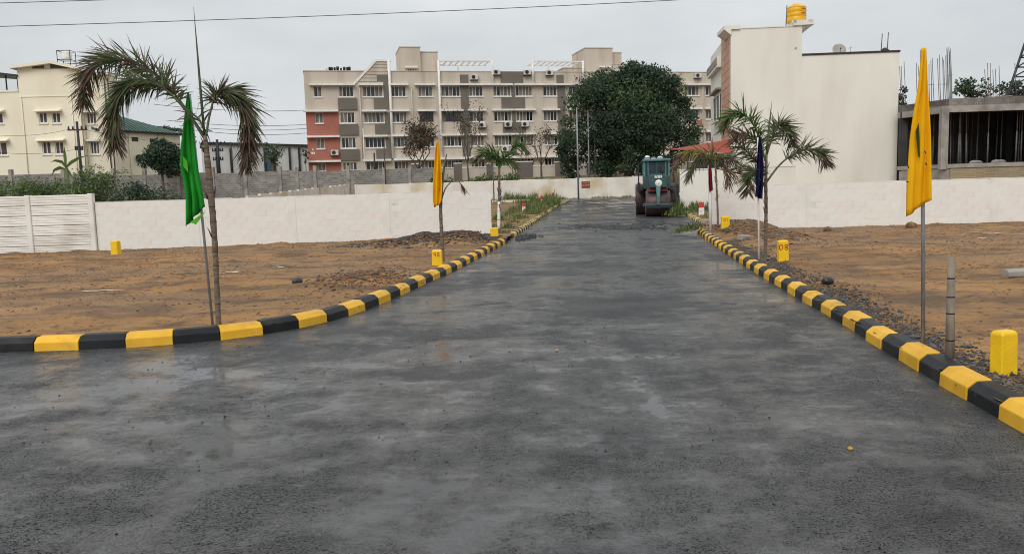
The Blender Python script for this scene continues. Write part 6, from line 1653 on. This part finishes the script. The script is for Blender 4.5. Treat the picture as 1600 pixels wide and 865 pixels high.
for i, p in enumerate(RFp):
    for _ in range(4): cl.append((p.x + rs.uniform(0.5, 2.4), p.y + rs.uniform(-.3, .3), rs.uniform(0.12, 0.3), rs.uniform(0.3, 0.75) * (0.35 if p.y < 41 else 1), rs.uniform(0.2, 0.7) * (0.5 if p.y < 41 else 1)))
for (px, py, h) in ((1056, 330, 0.9), (1061, 335, 0.9), (1077, 357, 0.22), (1052, 322, 0.8)):
    q = gp(px, py); cl.append((q.x, q.y, 0.35, h, 2.4))
pts, hts = clump_pts(cl, 95, 8)
blades('weeds', pts, hts, 'green weeds behind the far kerb next to the road roller', ('leaf_weed', 'leaf_mid', 'grass_dry'), 9, 0.016, [0.5, 0.35, 0.15])
cl = []
for _ in range(60): u_ = rs.uniform(0, 1); q = Vector(FE.p(u_ * FE.len, 0, rs.uniform(0.1, 0.7))); cl.append((q.x, q.y, 0.25, rs.uniform(0.1, 0.35), 0.5))
pts, hts = clump_pts(cl, 60, 12); pts[:, 2] = road_z(pts[:, 1])
blades('grass', pts, hts, 'short grass at the foot of the white end wall', ('leaf_weed', 'grass_dry'), 13, 0.02, [0.5, 0.5])
cl = []
for i, p in enumerate(resample([(LW0.x, LW0.y - 0.15), (LW1.x, LW1.y - 0.15)], 0.25)): cl.append((p.x, p.y, 0.09, rs.uniform(0.04, 0.12), rs.uniform(0.05, 0.4)))
for i, p in enumerate(resample([(RW0.x, RW0.y - 0.15), (RW1.x, RW1.y - 0.15)], 0.25)): cl.append((p.x, p.y, 0.09, rs.uniform(0.03, 0.1), rs.uniform(0.05, 0.3)))
for i, p in enumerate(resample([(PW0.x, PW0.y - 0.15), (PW1.x, PW1.y - 0.15)], 0.25)): cl.append((p.x, p.y, 0.09, rs.uniform(0.03, 0.1), rs.uniform(0.05, 0.3)))
for (px, py) in ((520, 478), (600, 450), (1345, 470), (1310, 455), (1560, 590), (1400, 500), (560, 462), (640, 440)):
    q = gp(px, py); cl.append((q.x, q.y, 0.2, 0.1, 0.6))
pts, hts = clump_pts(cl, 70, 15)
blades('grass', pts, hts, 'thin dry grass at the foot of the near white walls', ('grass_dry', 'leaf_weed', 'leaf_brown'), 16, 0.006, [0.5, 0.15, 0.35])
# ------------------------------------------------------------------ loose stones, clods and gravel
_ico = None
def stones(name, P, sizes, mats, label, cat, seed, flat=0.6, rnd=0.25):
    global _ico
    if _ico is None:
        bm = bmesh.new(); bmesh.ops.create_icosphere(bm, subdivisions=1, radius=1.0); bm.verts.ensure_lookup_table()
        _ico = (np.array([tuple(v.co) for v in bm.verts]), np.array([[v.index for v in f.verts] for f in bm.faces])); bm.free()
    bv, bf = _ico; rs = np.random.default_rng(seed); n = len(P)
    # half a dozen lumpy shapes, each turned and scaled on its own
    shapes = [bv * (1 + rnd * rs.normal(size=(len(bv), 1))) for _ in range(8)]
    S_ = np.stack(shapes)[rs.integers(0, 8, n)]
    a = rs.uniform(0, 6.283, n); c, s = np.cos(a), np.sin(a)
    sc_ = np.stack([rs.uniform(0.7, 1.3, n), rs.uniform(0.6, 1.1, n), rs.uniform(0.7, 1.1, n) * flat], 1) * np.asarray(sizes)[:, None]
    V = S_ * sc_[:, None, :]; X = V[..., 0] * c[:, None] - V[..., 1] * s[:, None]; Y = V[..., 0] * s[:, None] + V[..., 1] * c[:, None]
    V = np.stack([X, Y, V[..., 2]], -1) + np.asarray(P)[:, None, :]
    Fq = (bf[None] + (np.arange(n) * len(bv))[:, None, None]).reshape(-1, 3)
    mi = np.repeat(rs.integers(0, len(mats), n), len(bf))
    return tag(raw_mesh(name, V.reshape(-1, 3), Fq, [MT[m] for m in mats], mi), label, cat, kind='stuff')
def on_soil(x, y, lift=0.0): return np.stack([x, y, soil_z(x, y) + lift], 1)
rs = np.random.default_rng(31)
# clods over both plots
x = rs.uniform(-15, 16, 70000); y = 3 + 24 * rs.uniform(0, 1, 70000) ** 0.8
d1, _, _ = near_line(x, y, LS); d2, _, _ = near_line(x, y, RS)
k = is_dirt(x, y) & (np.minimum(d1, d2) > 0.35) & (fbm(x * 0.9, y * 0.9, 3, 77) > 0.44); x, y = x[k][:24000], y[k][:24000]
sz = 0.005 + 0.026 * rs.uniform(0, 1, len(x)) ** 5
stones('soil_clods', on_soil(x, y, 0.002), sz, ('clod', 'clod', 'clod', 'stone_grey'), 'small brown clods and stones strewn over the soil', 'clods', 3)
# black gravel shoulder behind the near east kerb and heaps at both walls
gx_, gy_ = [], []
Rk = np.array([tuple(p) for p in resample(RIGHT_NEAR, 0.1)])
i = rs.integers(0, len(Rk), 24000); p = Rk[i]
off = 0.24 + np.abs(rs.normal(size=len(p))) * 0.19
k = (p[:, 1] > 4.2) & (p[:, 1] < 21) & (rs.uniform(0, 1, len(p)) < 0.35 + 0.65 * (fbm(p[:, 0] * 2, p[:, 1] * 0.7, 2, 9) > 0.4))
x, y = (p[:, 0] + off)[k], p[:, 1][k] + rs.uniform(-0.07, 0.07, int(k.sum()))
sz = 0.006 + 0.024 * rs.uniform(0, 1, len(x)) ** 3.5
dk, _, _ = near_line(x, y, RS); kk = smooth(0.1, 0.8, dk)
P = np.stack([x, y, soil_z(x, y) * kk + 0.115 * (1 - kk) + 0.004], 1)
stones('gravel', P, sz, ('gravel', 'gravel', 'gravel', 'gravel', 'clod', 'gravel', 'stone_grey'), 'black broken gravel strewn behind the kerb near the tall yellow flag', 'gravel', 4)
def heap(cx, cy, rx, ry, rot, n, seed, smin=0.012, smax=0.04):
    r2 = np.random.default_rng(seed); q = r2.normal(size=(n, 2)) * np.array([rx, ry]) * 0.62
    x = cx + q[:, 0] * math.cos(rot) - q[:, 1] * math.sin(rot); y = cy + q[:, 0] * math.sin(rot) + q[:, 1] * math.cos(rot)
    k = is_dirt(x + 0.3, y) & is_dirt(x - 0.3, y) & (y < 26.6); x, y = x[k], y[k]
    d, _, _ = near_line(x, y, LS); kk = smooth(0.1, 0.8, d)
    return np.stack([x, y, soil_z(x, y) * kk + 0.115 * (1 - kk) + 0.005], 1), smin + smax * r2.uniform(0, 1, len(x)) ** 2.5
P1, s1 = heap(-1.7, 23.5, 2.1, 0.8, 0.12, 8000, 41); P2, s2 = heap(-0.4, 25.0, 1.3, 0.9, 0.3, 5000, 42)
stones('gravel', np.concatenate([P1, P2]), np.concatenate([s1, s2]), ('gravel', 'gravel', 'gravel', 'clod'), 'low heap of black gravel at the open end of the long white wall', 'gravel', 5)
P1, s1 = heap(6.9, 23.0, 0.75, 2.2, 0.0, 2600, 43, 0.015, 0.06); P1 = P1[P1[:, 0] > 6.1 + 0 * P1[:, 0]]; s1 = s1[:len(P1)]
stones('soil_clods', P1, s1, ('clod', 'clod', 'stone_grey'), 'crumbly brown soil heap behind the kerb by the yellow 07 stone', 'clods', 6)
P1, s1 = heap(-2.7, 14.2, 0.7, 1.3, 0.1, 1200, 44, 0.01, 0.03)
stones('soil_clods', P1, s1, ('clod', 'clod', 'gravel'), 'dark crumbs of soil heaped behind the kerb before the yellow 98 stone', 'clods', 7)
# single stones worth telling apart
def rock(px, py, r, m, label, road=False, sq=0.7, name='stone', seed=0):
    q = gp(px, py, road); R = np.random.default_rng(seed)
    bm = bmesh.new(); bmesh.ops.create_icosphere(bm, subdivisions=2, radius=r)
    for v in bm.verts: v.co = v.co * (1 + 0.35 * (vnoise(np.array(v.co.x / r * 1.3 + seed), np.array(v.co.y / r * 1.3 + v.co.z / r), seed) - 0.5)); v.co.z *= sq
    me = bpy.data.meshes.new(name); bm.to_mesh(me); bm.free(); me.materials.append(MT[m])
    o = bpy.data.objects.new(name, me); col.objects.link(o); zz = float(soil_z(np.array(q.x), np.array(q.y))) if not road else q.z
    o.location = (q.x, q.y, zz + r * sq * 0.55); o.rotation_euler = (0, 0, seed)
    return tag(o, label, 'stone')
MT['pebble_pale'] = mat('pale_pebble', S(178, 146, 122), S(150, 120, 98), 30, 0.7)
MT['pebble_orange'] = mat('orange_pebble', S(190, 140, 66), S(160, 112, 52), 30, 0.7)
rock(1329, 702, 0.019, 'pebble_orange', 'orange yellow pebble lying on the wet road near the viewer', True, name='pebble', seed=2)
rock(870, 548, 0.02, 'pebble_pale', 'pale pinkish pebble in the middle of the wet road', True, name='pebble', seed=3)
for k, (px, py, r, m, lab) in enumerate(((465, 443, 0.10, 'gravel', 'dark stone lying alone on the soil between palm and yellow 98 stone'), (1404, 496, 0.055, 'stone_grey', 'pale grey stone on the soil beside the tall yellow flag pole'),
      (1293, 443, 0.09, 'gravel', 'dark flat stone behind the kerb near the 08 marker'), (1424, 356, 0.16, 'clod', 'brown clod at the foot of the white wall near the tall yellow flag'), (1293, 360, 0.13, 'clod', 'brown clod under the white house at the wall foot'),
      (1352, 470, 0.04, 'stone_grey', 'small pale stone on the gravel shoulder'))):
    rock(px, py, r, m, lab, seed=20 + k)
# coarse grains lying on the wet asphalt
n = 1500
x = rs.uniform(-6, 3.4, n * 3); y = 2.2 + 10 * rs.uniform(0, 1, n * 3) ** 1.2
dd, _, _ = near_line(x, y, RS); k = (~is_dirt(x, y)) & (dd > 0.1) & (fbm(x * 0.8, y * 0.8, 3, 5) > 0.42); x, y = x[k][:n], y[k][:n]
sz = 0.0025 + 0.007 * rs.uniform(0, 1, len(x)) ** 3
stones('asphalt_grit', np.stack([x, y, road_z(y) + 0.018 * (fbm(x * 0.35, y * 0.45, 2, 3) - 0.5) + 0.003], 1), sz, ('gravel', 'black'), 'loose dark grit lying on the wet asphalt', 'grit', 8)
# broken asphalt across the road at the old junction
px = 985 + rs.normal(size=7000) * 46; py = 354.5 + rs.normal(size=7000) * 2.0 - (px - 970) * 0.008
P = []
for a, b in zip(px, py):
    if fbm(np.array(a / 16.0), np.array(b / 3.0), 2, 3) > 0.45: q = gp(float(a), float(b), True); P.append((q.x, q.y, q.z + 0.004))
P = np.array(P); stones('asphalt_rubble', P, 0.015 + 0.045 * rs.uniform(0, 1, len(P)) ** 2, ('gravel', 'black', 'gravel'), 'broken black asphalt crumbs across the road at the old joint', 'rubble', 9, flat=0.55)
px = 806 + np.abs(rs.normal(size=900)) * 14; py = 374 - (px - 800) * 0.12 + rs.normal(size=900) * 2.2
P = np.array([tuple(gp(float(a), float(b), True) + Vector((0, 0, 0.01))) for a, b in zip(px, py)])
stones('asphalt_rubble', P, 0.01 + 0.026 * rs.uniform(0, 1, len(P)) ** 2, ('gravel', 'black'), 'crumbs of asphalt in the gap between the two kerbs', 'rubble', 10)
# white lime scraps on the soil
MT['lime'] = mat('lime_powder', S(214, 202, 188), S(184, 166, 146), 12, 0.95)
P, Q = [], []
def lime(px, py, L, w, ang):
    q = gp(px, py); n_ = 9; o_ = len(P)
    for i in range(n_):
        t = (i / (n_ - 1) - 0.5) * L; wx = w * (0.35 + 0.65 * random.random()) * (0.2 if i in (0, n_ - 1) else 1); cx = q.x + math.cos(ang) * t + random.uniform(-.01, .01); cy = q.y + math.sin(ang) * t + random.uniform(-.02, .02)
        for s_ in (-1, 1):
            X, Y_ = cx - math.sin(ang) * wx * s_, cy + math.cos(ang) * wx * s_; P.append((X, Y_, float(soil_z(np.array(X), np.array(Y_))) + 0.012))
    for i in range(n_ - 1): Q.append((o_ + 2 * i, o_ + 2 * i + 1, o_ + 2 * i + 3, o_ + 2 * i + 2))
lime(163, 454, 0.75, 0.05, 0.05); lime(355, 428, 0.5, 0.05, 0.1); lime(180, 419, 0.4, 0.05, 0); lime(435, 420, 0.25, 0.06, 0.2); lime(285, 433, 0.35, 0.03, 0.05); lime(1440, 365, 0.5, 0.05, 0.0); lime(1540, 366, 0.9, 0.05, 0.05); lime(1594, 366, 0.4, 0.07, 0.0); lime(1496, 383, 0.3, 0.05, 0.3); lime(1530, 372, 0.4, 0.04, 0)
lime(405, 448, 0.12, 0.03, 0.3); lime(250, 440, 0.15, 0.03, 0.8)
tag(raw_mesh('lime_scraps', P, Q, MT['lime']), 'thin white lime streaks scattered on the bare soil', 'lime', kind='stuff')
# low white plot kerb behind the weeds
a, b = gp(769, 316), gp(838, 315); FP = Frame(a, b)
tag(MB().frame_box(FP, 0, FP.len, -0.15, 0, min(a.z, b.z) - 0.2, max(a.z, b.z) + 0.16).build('plot_kerb', MT['far_white'], None, a), 'low white plot kerb behind the weeds beyond the long white wall', 'kerb')
# broken kerb stones at the gap
for k, (px, py, lab) in enumerate(((1104, 349, 'pale broken kerb stone at the bend before the maroon flag'), (1165, 372, 'pale stick of broken cement lying on the kerb by the soil heap'))):
    q = gp(px, py); o = tag(MB().bevbox(Frame((0, 0), (1, 0)), -0.2, 0.2, -0.1, 0.1, -0.05, 0.14 - 0.06 * k, 0.02).build('kerb_stone', MT['concrete'], None), lab, 'kerb stone'); o.location = q; o.rotation_euler = (0.1, 0.1, 0.5)

# ------------------------------------------------------------------ poles and wires
def pole(px, yt, yb, Y, r, label, m='concrete', arms=(), name='utility_pole', cat='pole'):
    t = at(px, yt, Y); gz = float(dirt_z(np.array(t.x), np.array(float(Y)))) if Y > 60 else 0.1
    root = thing(name, (t.x, Y, gz), label, cat)
    MB().tube([(t.x, Y, gz - 0.2), (t.x, Y, (gz + t.z) / 2), (t.x, Y, t.z)], [r * 1.15, r, r * 0.8], 8).build('shaft', MT[m], root)
    for (y, half) in arms:
        z = at(px, y, Y).z; o = MB().box(t.x - half, t.x + half, Y - 0.08, Y + 0.02, z - 0.06, z + 0.06).build('cross_arm', MT['dark_metal'], root)
        for s_ in (-0.9, -0.45, 0.45, 0.9): MB().lathe([(0.05, 0), (0.1, 0.05), (0.06, 0.12), (0.09, 0.18), (0.03, 0.28)], (t.x + half * s_, Y - 0.03, z + 0.06), 8).build('insulator', MT['dark_metal'], o)
    return root
pole(120, 190, 270, 72, 0.13, 'dark pole with two cross arms before the cream house', 'dark_metal', ((203, 0.85), (234, 0.35)))
pole(339, 218, 262, 88, 0.18, 'dark steel transformer pole with cross arms behind the big palm trunk', 'dark_metal', ((226, 0.9), (236, 0.6), (250, 0.55)))
pole(360.5, 222, 262, 90, 0.09, 'thin dark post beside the transformer pole', 'dark_metal')
pole(901, 168, 298, 73.6, 0.075, 'slim grey pole standing at the end wall carrying wires', 'galv', ())
pole(918.5, 172, 282, 79, 0.075, 'slim grey pole just behind the end wall with a small lamp', 'galv', ())
pole(929, 206, 282, 80, 0.05, 'short thin post behind the end wall beside the banner', 'rust', ())
pole(769, 222, 300, 71, 0.05, 'very thin grey stake behind the small bright palm', 'rust', ())
pole(600, 228, 280, 78.9, 0.07, 'old wooden pole leaning on the end of the grey block wall', 'bark', ())
pole(584.5, 239, 268, 80, 0.09, 'short black burnt post behind the grey block wall', 'black', ())
pole(567, 200, 262, 92, 0.05, 'thin white pole before the dark bay of the terracotta corner', 'white_trim', ())
def wire(a, b, Ya, Yb, sag, label, r=0.012, ext=0.0):
    A_, B_ = at(*a, Ya), at(*b, Yb); d = B_ - A_; A_ -= d * ext; B_ += d * ext; P = []
    for i in range(25):
        f = i / 24; p = A_.lerp(B_, f); p.z -= sag * 4 * f * (1 - f); P.append(p)
    return tag(MB().tube(P, r, 5).build('overhead_wire', MT['black'], None, A_), label, 'wire', 'overhead wires')
wire((-20, 40.3), (1060, -1.5), 30, 33, 0.12, 'long thin wire crossing the whole sky above the palm', 0.013, 0.12)
wire((-20, 5.6), (220, -1.5), 30, 30.6, 0.0, 'short piece of wire in the sky corner over the cream house', 0.013, 0.5)
wire((901, 170.5), (1090, 178), 73.6, 70, 0.25, 'upper wire strung across the huge tree', 0.022)
wire((901, 172), (1090, 181), 73.6, 71, 0.6, 'second wire strung across the huge tree', 0.018)
wire((905, 194), (1085, 207), 73.6, 70, 0.3, 'lowest wire strung across the huge tree', 0.018)
wire((901, 171), (876, 215), 73.6, 78, 0.05, 'guy wire slanting down from the slim grey pole', 0.018)
for k, (y0, y1, lab) in enumerate(((163, 171, 'top'), (188, 193, 'second'), (196, 199, 'third'), (203, 206, 'lowest'))):
    wire((240 + 20 * k, y0), (500, y1), 104, 112, 0.5, lab + ' of the wires running behind the palm to the apartment block', 0.03)
wire((-20, 210), (107, 202.5), 72, 72, 0.3, 'upper wire running from the dark cross arm pole past the cream house', 0.015)
wire((-20, 236), (116, 234), 72, 72, 0.3, 'lower wire running from the dark cross arm pole past the cream house', 0.015)
wire((134, 203), (330, 226), 72, 88, 0.3, 'wire from the cross arm pole to the transformer pole', 0.015)
